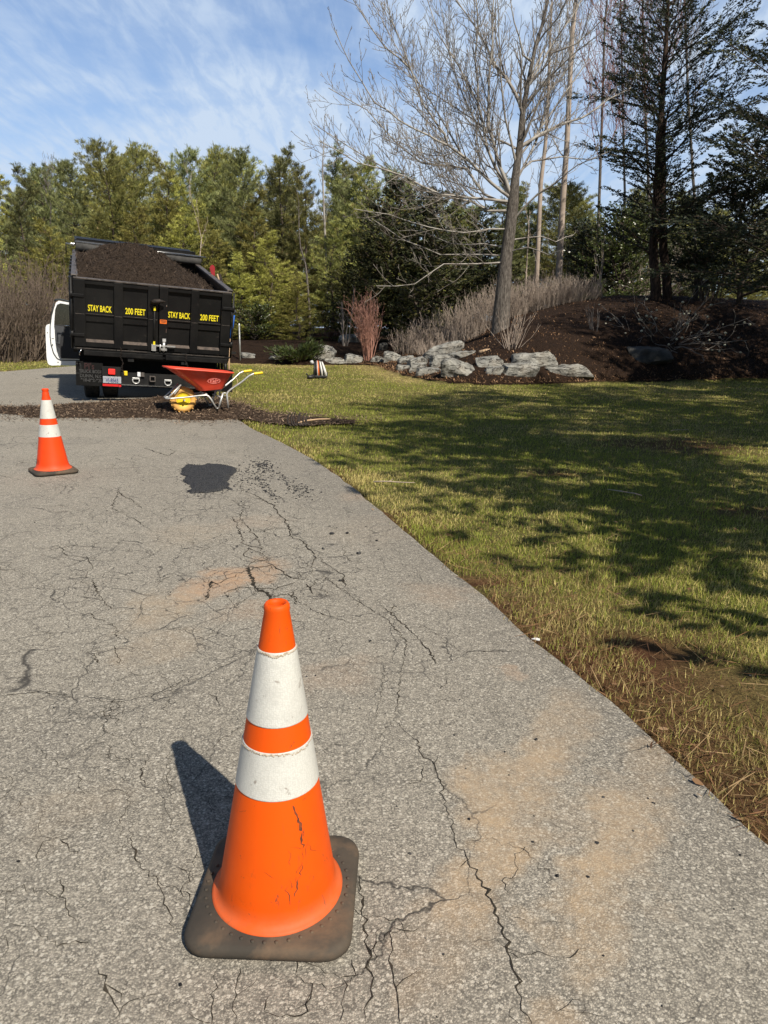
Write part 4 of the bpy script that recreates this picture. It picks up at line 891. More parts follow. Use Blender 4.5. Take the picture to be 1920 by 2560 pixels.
# tail light, plate, red stripe on a bracket
p = onplane(255, 915, -.03, CHM); q = onplane(303, 968, -.03, CHM)
m = MB(); m.box(((p.x+q.x)/2, -.012, (p.z+q.z)/2), (q.x-p.x, .02, p.z-q.z)); bk = T(m, 'light_bracket', M['steel_black'], truck, CHM)
p = onplane(271, 922, -.04, CHM); q = onplane(287.5, 936, -.04, CHM); m = MB(); m.box(((p.x+q.x)/2, -.04, (p.z+q.z)/2), (q.x-p.x, .05, p.z-q.z), bev=.008); T(m, 'tail_light', M['lamp_red'], truck, CHM)
p = onplane(257.4, 940, -.04, CHM); q = onplane(303, 959, -.04, CHM); m = MB(); m.box(((p.x+q.x)/2, -.036, (p.z+q.z)/2), (q.x-p.x, .006, p.z-q.z), bev=.002); pl = T(m, 'licence_plate', M['plate'], truck, CHM)
text_obj('plate_number', 'VJ-8565', .088, M['plate_blue'], pl, CHM @ Matrix.Translation(((p.x+q.x)/2, -.041, (p.z+q.z)/2-.012)) @ Matrix.Rotation(pi/2, 4, 'X'), .82*(q.x-p.x)/.33, .0012)
p = onplane(256.6, 959, -.05, CHM); q = onplane(303, 967, -.05, CHM); m = MB(); m.box(((p.x+q.x)/2-.02, -.045, (p.z+q.z)/2), (q.x-p.x-.04, .006, p.z-q.z)); m.box((q.x-.018, -.045, (p.z+q.z)/2-.004), (.036, .006, p.z-q.z)); T(m, 'red_reflector', M['red_refl'], truck, CHM)
# mud flaps with the body builder's faded lettering
for k in (0, 1):
    p = onplane(189, 902, .05, CHM); q = onplane(258, 966, .05, CHM); x0, x1 = (p.x, q.x) if k == 0 else (-q.x, -p.x)
    m = MB(); m.box(((x0+x1)/2, .05, (p.z+q.z)/2), (x1-x0, .012, p.z-q.z), bev=.004); mf = T(m, 'mud_flap', M['flap'], truck, CHM)
    if k == 0:
        for s, cx, cy, sz, mt, sx in (("PJ's", 223, 916, .13, 'red_letter', .9), ('TRUCK BODIES', 230, 929, .072, 'grey_letter', .78), ('DUNN, N.C.', 229, 940.5, .072, 'grey_letter', .9), ('910-892-928', 229, 951, .068, 'grey_letter', .92)):
            c = onplane(cx, cy, .042, CHM); text_obj('lettering', s, sz, M[mt], mf, CHM @ Matrix.Translation((c.x, .042, c.z)) @ Matrix.Rotation(pi/2, 4, 'X'), sx, .002)
        a = onplane(190, 909, .04, CHM); b = onplane(202.5, 933, .04, CHM); m = MB()
        for bx_ in (((a.x+b.x)/2, a.z, b.x-a.x, .006), ((a.x+b.x)/2, b.z, b.x-a.x, .006)): m.box((bx_[0], .042, bx_[1]), (bx_[2], .004, bx_[3]))
        m.box((b.x, .042, (a.z+b.z)/2), (.006, .004, a.z-b.z)); T(m, 'outline_stripe', M['grey_letter'], mf, CHM)
# safety chains
for (xa, ya), (xb, yb) in (((300.6, 868), (308.5, 939)), ((463, 884), (470, 938))):
    P0 = onplane(xa, ya, -.11, Matrix()); P1 = onplane(xb, yb, -.11, Matrix()); m = MB(); n = 17
    for i in range(n):
        c = P0.lerp(P1, (i+.5)/n) + Vector((.012*sin(i*.9), .01*cos(i*1.3), 0)); a = 0.3 if i % 2 else 1.7; h = (P1-P0).length/n*.62
        m.tube([(c.x+.011*cos(t)*cos(a), c.y+.011*cos(t)*sin(a), c.z+h*sin(t)) for t in np.linspace(0, 2*pi, 9)], .0032, 5, cap=False)
    m.build('safety_chain', M['iron'], truck)
m = MB(); a = onplane(204, 872, -.13, Matrix()); b = onplane(199, 888, -.13, Matrix()); m.tube([a, (a+b)/2+Vector((-.01, 0, 0)), b], .009, 6); m.build('hook', M['chrome'], truck)
# wheels: duals behind, singles in front
def wheel(x, y, r, w):
    m = MB(); pr = [(r*.56, -w/2), (r*.8, -w/2), (r*.95, -w/2*.92), (r, -w/2*.72), (r, w/2*.72), (r*.95, w/2*.92), (r*.8, w/2), (r*.56, w/2)]
    Mx = Matrix.Rotation(pi/2, 3, 'Y'); m.lathe(pr, 40, (x, y, r), Mx, close=True)
    for k in range(40):
        a = 2*pi*k/40; m.box((x+w*.22*(1 if k % 2 else -1), y+cos(a)*(r+.002), r+sin(a)*(r+.002)), (w*.36, .026, .014), Matrix.Rotation(a+pi/2, 3, 'X'))
    o = m.build('wheel', M['tyre'], truck)
    g = MB(); g.lathe([(r*.57, -w*.35), (r*.5, -w*.2), (r*.2, -w*.1), (.02, -w*.12), (.02, w*.12), (r*.2, w*.1), (r*.5, w*.2), (r*.57, w*.35)], 28, (x, y, r), Mx); g.build('rim', M['galv'], o)
for x in (-1.0, -.70, .70, 1.0): wheel(x, .95, .40, .25)
for x in (-.92, .92): wheel(x, 6.15, .40, .25)
# cab
m = MB(); pr = [(4.45, .55), (4.45, 1.72), (4.62, 2.02), (5.5, 2.03), (6.05, 1.52), (6.25, 1.34), (7.35, 1.22), (7.5, 1.0), (7.5, .55), (6.6, .55), (6.5, .82), (6.15, .92), (5.8, .82), (5.7, .55)]
m.prism(pr, -.98, .98, lambda a, b, d: (d, a, b)); cab = T(m, 'cab', M['white_paint'], truck, CHM)
m = MB(); m.add([(-.85, 5.53, 2.0), (.85, 5.53, 2.0), (.88, 6.04, 1.55), (-.88, 6.04, 1.55)], [(0, 1, 2, 3)]); m.v = [(x, y+.012, z+.012) for x, y, z in m.v]; T(m, 'windscreen', M['trim_dark'], cab, CHM)
for sx in (-1, 1):
    m = MB(); m.prism([(4.7, 1.4), (4.75, 1.93), (5.45, 1.94), (5.95, 1.45)], sx*.982, sx*.99, lambda a, b, d: (d, a, b)); T(m, 'side_window', M['trim_dark'], cab, CHM)
m = MB(); m.box((0, 7.5, .75), (1.9, .08, .32), bev=.02); T(m, 'front_bumper', M['chrome'], cab, CHM)
for sx in (-.72, .72): m = MB(); m.box((sx, 7.47, 1.07), (.36, .08, .16), bev=.02); T(m, 'headlight', M['white_refl'], cab, CHM)
# open driver door, traced, at its own depth beside the cab
YD = 5.45
def dpt(cx, cy): v = onplane(60+cx/9.22, 720+cy/9.22, YD, Matrix()); return (v.x, v.z)
XH = -.97                                  # hinge side, hidden behind the bed
zt_ = dpt(1095, 345)[1]; zb_ = dpt(1180, 1800)[1]; zw0 = dpt(1095, 400)[1]; zw1 = dpt(1095, 860)[1]
f_ = lambda a, b, d: (a, d, b)
low = [dpt(*c) for c in ((690, 850), (600, 822), (520, 850), (500, 900), (497, 1000), (513, 1440), (522, 1600), (545, 1725), (580, 1770), (640, 1787), (800, 1783))] + [(XH, zb_), (XH, zw1)]
door = MB(); door.prism(low, YD, YD+.13, f_)
rimo = [dpt(*c) for c in ((595, 830), (690, 480), (735, 335), (800, 292), (1095, 345))] + [(XH, zt_-.03)]
rimi = [dpt(*c) for c in ((692, 850), (716, 500), (760, 385), (840, 350), (1095, 400))] + [(XH, zw0-.03)]
n = len(rimo); vs = [f_(a, b, d) for pl_ in (rimo, rimi) for d in (YD+.01, YD+.07) for a, b in pl_]
fs = []
for i in range(n-1): fs += [(i, i+1, 2*n+i+1, 2*n+i), (n+i, 3*n+i, 3*n+i+1, n+i+1), (i, n+i, n+i+1, i+1), (2*n+i, 2*n+i+1, 3*n+i+1, 3*n+i)]
door.add(vs, fs)
for cx, cy, w, h in ((665, 1163, .04, .009), (655, 1310, .018, .04), (785, 1710, .022, .02), (540, 1030, .014, .016)):
    a, b = dpt(cx, cy); door.box((a, YD-.004, b), (w, .008, h), mi=1)
dr = door.build('cab_door', [M['white_paint'], M['black_print']], truck); dr['label'] = 'white driver door hanging open'
g = MB(); ww = [dpt(*c) for c in ((696, 855), (716, 500), (760, 385), (840, 350), (1095, 400))] + [(XH, zw0-.03), (XH, zw1)]; g.prism(ww, YD+.035, YD+.041, f_); g.build('window', M['glass'], dr)
g = MB(); g.tube([f_(*dpt(*c), YD-.006) for c in ((692, 340), (640, 600), (603, 880), (602, 1100), (622, 1300), (680, 1500), (760, 1620), (850, 1665))]+[(XH, YD-.006, dpt(850, 1670)[1])], .011, 6); g.tube([f_(*dpt(*c), YD+.02) for c in ((700, 300), (740, 268), (850, 262), (1095, 325))]+[(XH, YD+.02, zt_)], .022, 6); g.build('door_seal', M['seal'], dr)
tr = [dpt(*c) for c in ((698, 845), (715, 930), (722, 1150), (735, 1260), (760, 1420), (850, 1622))] + [(XH, dpt(900, 1640)[1]), (XH, zw1+.01)]
g = MB(); g.prism(tr, YD-.045, YD-.001, f_); g.build('inner_trim', M['trim_dark'], dr)
g = MB(); g.prism([dpt(*c) for c in ((712, 860), (920, 890), (900, 1060), (850, 1080), (830, 1290), (740, 1270), (722, 1080))], YD-.06, YD-.046, f_); g.prism([dpt(*c) for c in ((760, 1330), (830, 1400), (840, 1600), (790, 1500))], YD-.055, YD-.046, f_); g.build('trim_panel', M['trim_grey'], dr)
g = MB(); a, b = dpt(1010, 870); g.tube([(a-.06, YD-.07, b), (a+.05, YD-.07, b)], .014, 6); g.build('handle', M['chrome'], dr)
g = MB(); a, b = dpt(560, 700); g.box((a-.05+.0, YD+.32, b-.02), (.16, .07, .26), bev=.02) if False else None
# mulch load in the bed
nx, ny = 110, 150; U, Vv = np.meshgrid(np.linspace(.065, W-.065, nx), np.linspace(.02, BL-.15, ny))
c_ = onplane(328, 612, 2.0, BDM)
dome = np.exp(-((U-1.02)/.92)**2)*(1-np.exp(-Vv/.95))*np.where(Vv < 2.2, 1, np.exp(-((Vv-2.2)/1.1)**2))
Z = .99 - .12*sstep(1.55, 2.42, U)*1.0 - .12*sstep(.5, 0, U)*0 + (c_.z-.99)*1.08*dome - .12*sstep(2.8, 4, Vv)
Z += .10*(fbm(U*4, Vv*4, 4, 71)-.5) + .10*(fbm(U*11, Vv*11, 3, 72)-.5) + .035*(fbm(U*34, Vv*34, 2, 73)-.5)
Z = np.minimum(Z, np.where(Vv < .12, 1.0+.0*Z, 9))
P = np.stack([U, Vv, Z], -1).reshape(-1, 3); A4 = np.array(TW @ BDM); P = P@A4[:3, :3].T+A4[:3, 3]
idx = np.arange(nx*ny).reshape(ny, nx); q = np.stack([idx[:-1, :-1], idx[:-1, 1:], idx[1:, 1:], idx[1:, :-1]], -1).reshape(-1, 4)
bd = np.concatenate([idx[0], idx[1:, -1], idx[-1, -2::-1], idx[-2:0:-1, 0]]); fl = np.stack([U, Vv, np.full_like(U, .06)], -1).reshape(-1, 3)[bd]@A4[:3, :3].T+A4[:3, 3]
nb = len(bd); base = len(P); P = np.concatenate([P, fl]); kk = np.arange(nb); sk = np.stack([bd, base+kk, base+(kk+1) % nb, bd[(kk+1) % nb]], -1)
load = mesh_np('mulch_load', P, [q, sk], M['mulch_heap'], smooth=False); load.data.polygons.foreach_set('use_smooth', np.ones(len(load.data.polygons), bool))
tag(load, 'heap of dark shredded mulch filling the truck bed', 'mulch', kind='stuff')
sel = RNG.choice(nx*ny, 2600); pp = P[sel]
chips('load_shreds', pp[:, :2]+RNG.normal(0, .02, (len(pp), 2)), pp[:, 2]-.005, .08, .009, [(.05, .037, .028), (.07, .05, .037), (.03, .022, .017), (.10, .073, .053)], M['chip'], 'long dark wood shreds on top of the mulch heap in the truck bed', 'mulch', .6)
# tools in the side rack
def tw(v): return TW @ Vector(v)
for y_, z_ in ((.35, .86), (2.3, 1.14)): rk = MB(); rk.box((1.30, y_, z_), (.10, .06, .04)); T(rk, 'tool_hook', M['steel_black'], truck, CHM)
for i, (xa, ya, yb, w) in enumerate(((546.5, 904, 925, .022), (554, 896, 942, .026), (563, 905, 937, .034))):
    a = onplane(xa, ya, .35, Matrix()); b = onplane(xa+1, yb, .35, Matrix()); m = MB(); m.tube([a, b], w, 8); m.build('hanging_strap', M['steel_black'], truck)
tl = empty('shovel', tw((1.35, .35, .1)), YAW, 'blue and wood handled shovel standing upright at the right rear of the truck', 'shovel')
L_ = lambda x, y, yl=.30: onplane(x, y, yl, Matrix()) - Vector((1.35, .35, .1))
m = MB(); m.tube([L_(574.5, 845), L_(572, 905), L_(573, 945)], .019, 8); m.build('shaft', M['wood'], tl)
m = MB(); m.tube([L_(584, 788), L_(581, 815), L_(574.5, 846)], [.026, .022, .022], 8); m.build('sleeve', M['blue'], tl)
m = MB(); m.tube([L_(577, 795), L_(581, 783), L_(588, 778), L_(591, 784)], [.02, .028, .028, .014], 8); m.build('grip', M['trim_grey'], tl)
tl = empty('rake', tw((1.33, 2.0, .9)), YAW, 'dark red plastic rake sticking up past the right side of the truck bed', 'rake')
L_ = lambda x, y, yl=2.0: onplane(x, y, yl, Matrix()) - Vector((1.33, 2.0, .9))
m = MB(); pl_ = [L_(*c) for c in ((524, 672), (526, 664), (532, 662), (537, 668), (537, 690), (531, 694))]; m.prism([(v.x, v.z) for v in pl_], pl_[0].y-.02, pl_[0].y+.02, lambda a, b, d: (a, d, b)); m.build('rake_head', M['red_dark'], tl)
m = MB(); m.tube([L_(533, 690), L_(537, 735), L_(540, 800), L_(545, 900)], .016, 8); m.build('shaft', M['wood'], tl)
tl = empty('shovel', tw((1.34, 1.4, .9)), YAW, 'dark bladed shovel with a pale wooden shaft beside the red rake', 'shovel')
L_ = lambda x, y, yl=1.4: onplane(x, y, yl, Matrix()) - Vector((1.34, 1.4, .9))
m = MB(); pl_ = [L_(*c) for c in ((546, 683), (551, 684), (558, 706), (556, 712), (549, 700))]; m.prism([(v.x, v.z) for v in pl_], pl_[0].y-.02, pl_[0].y+.02, lambda a, b, d: (a, d, b)); m.build('blade', M['iron'], tl)
m = MB(); m.tube([L_(543, 685), L_(549, 703), L_(560, 760), L_(562, 900)], .015, 8); m.build('shaft', M['wood'], tl)

# ------------------------------------------------------------------ wheelbarrow
wp = flat(462, 1029, .05); WY = radians(27); wz = mulch_z(wp.x, wp.y)-.01
wb = empty('wheelbarrow', (wp.x, wp.y, wz), WY, 'red wheelbarrow with a big yellow wheel parked behind the truck', 'wheelbarrow')
S = .001172
def wpt(cx, cy, v=0.0): return Vector(((cx-455)*S, v, (885-cy)*S*1.06))
m = MB()                                            # tray: rim loop lofted to floor loop
def loop(x0, x1, z0, z1, hv, r, n=5):
    return [((x0+x1)/2+a, b, z0+(z1-z0)*((a+(x1-x0)/2)/(x1-x0))) for a, b in rrect((x1-x0)/2, hv, r, n)]
t0, t1 = wpt(262, 372), wpt(1018, 434); b0, b1 = wpt(625, 632), wpt(905, 612); HV = .29
lays = [loop(t0.x-.012, t1.x+.012, t0.z-.006, t1.z-.006, HV+.012, .10), loop(t0.x-.012, t1.x+.012, t0.z+.012, t1.z+.012, HV+.012, .10), loop(t0.x+.01, t1.x-.01, t0.z+.010, t1.z+.010, HV-.01, .09), loop(b0.x+.02, b1.x-.02, b0.z+.03, b1.z+.03, HV-.12, .07)]
out = [loop(t0.x+.015, t1.x-.015, t0.z-.006, t1.z-.006, HV-.012, .09), loop(b0.x-.04, b1.x+.02, b0.z+.05, b1.z+.05, HV-.085, .08), loop(b0.x, b1.x, b0.z, b1.z, HV-.115, .07)]
seq = [out[2], out[1], out[0], lays[0], lays[1], lays[2], lays[3]]; n = len(seq[0]); vs = [p for L in seq for p in L]
m.add(vs, [(i*n+k, i*n+(k+1) % n, (i+1)*n+(k+1) % n, (i+1)*n+k) for i in range(len(seq)-1) for k in range(n)], 0, True); m.add(seq[0], [tuple(range(n))[::-1]]); m.add(seq[-1], [tuple(range(n))])
tray = m.build('tray', M['red_tray'], wb)
# worn oval print on the near side
m = MB(); c = wpt(775, 517); sl = ((HV-.012)-(HV-.085))/((t0.z+t1.z)/2-(b0.z+.05)) ; f_ = lambda a, b: (c.x+a, -(HV-.012)+( (t0.z+t1.z)/2-.006-(c.z+b))*sl*.98-.0035, c.z+b)
o = [(.092*cos(t), .040*sin(t)) for t in np.linspace(0, 2*pi, 25)[:-1]]; i_ = [(x*.86, y*.78) for x, y in o]
vs = [f_(*p) for p in o]+[f_(*p) for p in i_]; m.add(vs, [(k, (k+1) % 24, 24+(k+1) % 24, 24+k) for k in range(24)])
for x0, x1, z0, z1 in ((-.055, -.035, -.022, .022), (-.055, -.005, .014, .024), (-.02, .01, -.02, .008), (.015, .03, -.022, .024), (.035, .06, -.005, .018), (-.05, .05, -.03, -.024)):
    m.add([f_(a, b) for a, b in ((x0, z0), (x1, z0), (x1, z1), (x0, z1))], [(0, 1, 2, 3)])
m.build('worn_print', M['pale_print'], tray)
# wheel
WC = wpt(440, 733)
m = MB(); R_, w_ = .176, .095; Mx = Matrix.Rotation(pi/2, 3, 'X')
m.lathe([(R_*.56, -w_*.42), (R_*.8, -w_/2), (R_*.93, -w_*.42), (R_, -w_*.2), (R_, w_*.2), (R_*.93, w_*.42), (R_*.8, w_/2), (R_*.56, w_*.42)], 40, WC, Mx, close=True)
c = WC
for k in range(32): a = 2*pi*k/32; m.box((c.x+cos(a)*R_, c.y+(.018 if k % 2 else -.018), c.z+sin(a)*R_), (.014, .05, .018), Matrix.Rotation(-a, 3, 'Y'))
wh = m.build('wheel', M['yellow_tyre'], wb)
m = MB(); m.lathe([(R_*.58, -w_*.40), (R_*.53, -w_*.44), (R_*.5, -w_*.3), (R_*.30, -w_*.2), (R_*.22, -w_*.45), (R_*.12, -w_*.5), (.004, -w_*.5), (.004, w_*.5), (R_*.2, w_*.45), (R_*.5, w_*.3), (R_*.58, w_*.40)], 32, c, Mx)
for k in range(24): a = 2*pi*k/24; m.box((c.x+cos(a)*R_*.42, -w_*.30, c.z+sin(a)*R_*.42), (.016, .006, .012), Matrix.Rotation(-a, 3, 'Y'), 1)
m.build('rim', [M['yellow'], M['black_print']], wh)
m = MB(); m.tube([(c.x, -.12, c.z), (c.x, .12, c.z)], .011, 8); m.build('axle', M['galv'], wb)
HH = .205
for s in (-1, 1):                                    # frame: each side a bent tube
    m = MB(); v0 = s*.11; v = s*HH
    m.tube([wpt(235, 708, v0*.9), wpt(290, 710, v0), wpt(455, 700, s*.13), wpt(600, 682, s*.17), wpt(690, 676, s*.19), wpt(712, 690, s*.195), wpt(735, 720, v), wpt(795, 826, v*1.06)], .0125, 8); m.build('front_tube', M['galv'], wb)
    m = MB(); m.tube([wpt(938, 826, v*1.1), wpt(932, 720, v*1.05), wpt(932, 670, v), wpt(945, 645, v), wpt(985, 615, v*1.0), wpt(1110, 535, s*.235), wpt(1205, 462, s*.26), wpt(1250, 443, s*.265), wpt(1362, 432, s*.265)], .0135, 8); hd = m.build('handle', M['galv'], wb)
    m = MB(); m.tube([wpt(1258, 443, s*.265), wpt(1270, 441, s*.265), wpt(1360, 432, s*.265), wpt(1369, 431, s*.265)], [.017, .019, .019, .016], 10); m.build('grip', M['yellow'], hd)
    m = MB(); a, b = wpt(885, 655, v), wpt(822, 826, v*1.04); m.tube([a, b], .0135, 8); m.tube([wpt(930, 660, v), a], .010, 6); m.tube([b, wpt(795, 826, v*1.06)], .010, 6); m.build('leg', M['galv'], wb)
m = MB(); m.box((wpt(360, 628)), (.012, .20, .115), Matrix.Rotation(radians(40), 3, 'Y')); m.tube([wpt(250, 700, -.1), wpt(300, 660, -.1), wpt(410, 560, -.1)], .011, 6); m.tube([wpt(250, 700, .1), wpt(300, 660, .1), wpt(410, 560, .1)], .011, 6); m.tube([wpt(235, 708, -.1), wpt(235, 708, .1)], .011, 6); m.build('nose_brace', M['galv'], wb)
m = MB(); m.tube([wpt(938, 700, -HH*1.05), wpt(938, 700, HH*1.05)], .010, 6); m.tube([wpt(850, 700, -HH*1.05), wpt(850, 700, HH*1.05)], .010, 6); m.tube([wpt(690, 665, -.19), wpt(690, 665, .19)], .011, 6); m.build('cross_bar', M['galv'], wb)
m = MB(); m.tube([wpt(1020, 465, -.2), wpt(1055, 500, -.24), wpt(1060, 550, -.235), wpt(1005, 580, -.22), wpt(998, 650, -.2), wpt(1000, 655, -.18)], .004, 5); m.build('cord', M['wood'], wb)

# ------------------------------------------------------------------ garden fork lying on the mulch at the lawn's edge
fp = flat(728, 1068); fk = empty('garden_fork', (fp.x, fp.y, .015), 0, 'black pronged mulch fork lying tines up where the mulch meets the lawn', 'garden fork')
q_ = lambda cx, cy, Y=0.0: Vector(((cx-250)/5.184*.00533, Y, (268-cy)/5.184*.0056))
m = MB()
for i in range(7):
    x = 190+i*38; j = RNG.normal(0, 6); m.tube([q_(x+70, 262-i*2, -.06+.0*i), q_(x+30+j, 240, -.03), q_(x+14+j, 190, 0), q_(x+28+j, 130, .02), q_(x+44+j, 92+abs(i-2)*9, .03)], [.011, .012, .011, .009, .004], 6)
m.tube([q_(250, 236, -.03), q_(330, 240, -.035), q_(480, 232, -.04)], .010, 6); m.build('tines', M['iron'], fk)
m = MB(); m.tube([q_(340, 226, -.03), q_(420, 205, .02), q_(560, 182+30, .25), q_(700, 195+30, .42)], .010, 8); m.build('handle', M['wood'], fk)
# ------------------------------------------------------------------ backpack blower on the lawn
bp = flat(800, 944); bl = empty('backpack_blower', (bp.x, bp.y, .0), .1, 'black and white backpack leaf blower standing on the lawn', 'leaf blower')
k_ = .0104/6.91; r_ = lambda cx, cy, Y=0.0: Vector(((cx-955)*k_, Y, (437-cy)*k_))
def shell(x0, x1, xt0, xt1, zt, mat, y0, y1):
    m = MB(); n = 7; vs = []
    for i in range(n+1):
        t = i/n; b = 1-(1-t)**0 ; bul = sin(pi*min(1, .18+.75*t))
        a0 = x0+(xt0-x0)*t**1.6; a1 = x1+(xt1-x1)*t**1.6; cy = .0
        for xx, yy in ((a0, y0*bul), ((a0+a1)/2, y0*bul*1.12), (a1, y0*bul), (a1, y1), (a0, y1)): vs.append(r_(xx, 425-(425-zt)*t, yy))
    m.add(vs, [(i*5+k, i*5+(k+1) % 5, (i+1)*5+(k+1) % 5, (i+1)*5+k) for i in range(n) for k in range(5)], 0, True); m.add(vs[-5:], [(0, 1, 2, 3, 4)]); m.add(vs[:5], [(4, 3, 2, 1, 0)])
    return m
for (a0, a1, b0_, b1_, zt, mt, nm) in ((838, 870, 862, 880, 180, 'pack_black', 'side_cover'), (870, 908, 880, 902, 168, 'pack_black', 'engine_cover'), (908, 922, 902, 912, 162, 'pack_white', 'stripe'), (922, 946, 912, 928, 160, 'pack_orange', 'orange_cover'), (946, 972, 928, 945, 164, 'pack_black', 'stripe'), (972, 1010, 945, 962, 166, 'pack_white', 'stripe'), (1010, 1030, 962, 975, 170, 'pack_black', 'stripe'), (1030, 1076, 975, 1000, 176, 'pack_white', 'fan_shell')):
    shell(a0, a1, b0_, b1_, zt, M[mt], -.16, .14).build(nm, M[mt], bl)
m = MB(); m.box(r_(955, 415), (.36, .26, .06), bev=.02); m.box(r_(1060, 385, .05), (.08, .2, .1), bev=.02); m.build('base_frame', M['pack_black'], bl)
m = MB(); m.lathe([(.001, 0), (.045, 0), (.045, .07), (.03, .09), (.001, .09)], 16, r_(835, 190)-Vector((0, 0, .03)), Matrix.Rotation(-.5, 3, 'Y')); m.build('fuel_cap', M['white_sticker'], bl)
m = MB(); m.tube([r_(850, 405, -.1), r_(830, 440, -.2)+Vector((0, 0, .03)), r_(780, 440, -.24)+Vector((0, 0, .03)), r_(740, 440, -.24)+Vector((0, 0, .03))], [.05, .055, .045, .04], 12); m.tube([r_(765, 420, -.24), r_(745, 380, -.24), r_(728, 362, -.25)], [.014, .016, .022], 8); m.build('blower_tube', M['pack_black'], bl)
m = MB(); m.tube([r_(800, 400, -.22), r_(780, 415, -.22)], .022, 8); m.build('trigger', M['pack_orange'], bl)
# ------------------------------------------------------------------ steel post on the far edge of the lawn
pp_ = hit(601, 905, 3, 60); pt = empty('metal_post', (pp_.x, pp_.y, pp_.z), 0, 'thin grey steel post standing at the far lawn edge right of the truck', 'post')
m = MB(); m.tube([(0, 0, -.1), (0, 0, 1.22)], .026, 10); m.build('pole', M['post'], pt); m = MB(); m.lathe([(.034, 0), (.034, .05), (.015, .09), (.001, .1)], 12, (0, 0, 1.20)); m.build('cap', M['galv'], pt)
# a scrap of white litter by the kerb edge
lp = flat(1328, 1600); m = MB(); m.add([(0, 0, .006), (.03, .005, .012), (.055, -.004, .008), (.05, -.02, .004), (.02, -.016, .008), (0, 0, .010), (.03, .005, .016), (.055, -.004, .012), (.05, -.02, .008), (.02, -.016, .012)], [(0, 1, 2, 3, 4)[::-1], (5, 6, 7, 8, 9)]+[(i, (i+1) % 5, 5+(i+1) % 5, 5+i) for i in range(5)])
o = m.build('paper_scrap', M['pack_white']); o.location = (lp.x, lp.y, .0); o.scale = (.65, .65, .65); tag(o, 'small white scrap of litter at the road edge', 'litter')
for i, (x, y, a, L, lb) in enumerate(((985, 1212, .1, .34, 'thin dead twig lying on the lawn near the road edge'), (1560, 1240, 2.2, .3, 'thin dead twig lying on the shaded lawn'), (1700, 1080, .6, .42, 'longer dead twig lying on the shaded lawn before the mound'))):
    q = flat(x, y); m = MB(); P = [Vector((L*(t-.5)*cos(a)+.012*sin(t*9+i), L*(t-.5)*sin(a)+.012*cos(t*7), .028+.008*sin(t*5))) for t in np.linspace(0, 1, 6)]
    m.tube(P, [.006, .0055, .005, .0045, .004, .002], 5); m.tube([P[2], P[2]+Vector((.05*cos(a+.8), .05*sin(a+.8), .012))], [.004, .002], 4); o = m.build('fallen_twig', M['twig_tan']); o.location = (q.x, q.y, gz(q.x, q.y)); tag(o, lb, 'twig', 'twigs fallen on the lawn')

# ------------------------------------------------------------------ plant kit
def tubes_np(branches):
    """branches: (points, radii, sides) -> vertices, quads; grouped so that numpy does the work"""
    G = {}
    for P, R, k in branches: G.setdefault((len(P), k), []).append((P, R))
    VV, FF, b = [], [], 0
    for (N, k), L in G.items():
        P = np.array([[tuple(p) for p in q[0]] for q in L]); R = np.array([q[1] for q in L]); m = len(L)
        T = np.gradient(P, axis=1); T /= np.linalg.norm(T, axis=2, keepdims=True)+1e-9
        D = P[:, -1]-P[:, 0]; D /= np.linalg.norm(D, axis=1, keepdims=True)+1e-9
        ref = np.where(np.abs(D[:, 2:3]) < .8, np.array([[0, 0, 1.]]), np.array([[1., 0, 0]]))[:, None, :]
        U = np.cross(T, np.broadcast_to(ref, T.shape)); U /= np.linalg.norm(U, axis=2, keepdims=True)+1e-9; Wv = np.cross(T, U)
        a = 2*pi*np.arange(k)/k
        V = P[:, :, None]+R[:, :, None, None]*(np.cos(a)[None, None, :, None]*U[:, :, None]+np.sin(a)[None, None, :, None]*Wv[:, :, None])
        i, j = np.meshgrid(np.arange(N-1), np.arange(k), indexing='ij'); j2 = (j+1) % k
        q = np.stack([i*k+j, i*k+j2, (i+1)*k+j2, (i+1)*k+j], -1).reshape(-1, 4)
        FF.append((q[None]+(np.arange(m)*N*k)[:, None, None]).reshape(-1, 4)+b); VV.append(V.reshape(-1, 3)); b += m*N*k
    return np.concatenate(VV), np.concatenate(FF)
UP = Vector((0, 0, 1)); rnd = random.Random(11)
def rv3(s=1.0): return Vector((rnd.gauss(0, s), rnd.gauss(0, s), rnd.gauss(0, s)))
def grow(out, p, d, L, r, lvl, cfg, tip=.3):
    n = cfg['n'][lvl]; pts = [p.copy()]; d = d.normalized()
    for i in range(n):
        d = (d+rv3(cfg['wob'][lvl])+UP*cfg['trop'][lvl]).normalized(); p = p+d*(L/n); pts.append(p)
    rs = [max(cfg['rmin'], r*(1-(1-tip)*i/n)) for i in range(n+1)]
    out.append((pts, rs, cfg['k'][lvl]))
    if lvl+1 < len(cfg['n']): sprout(out, pts, rs, L, lvl+1, cfg)
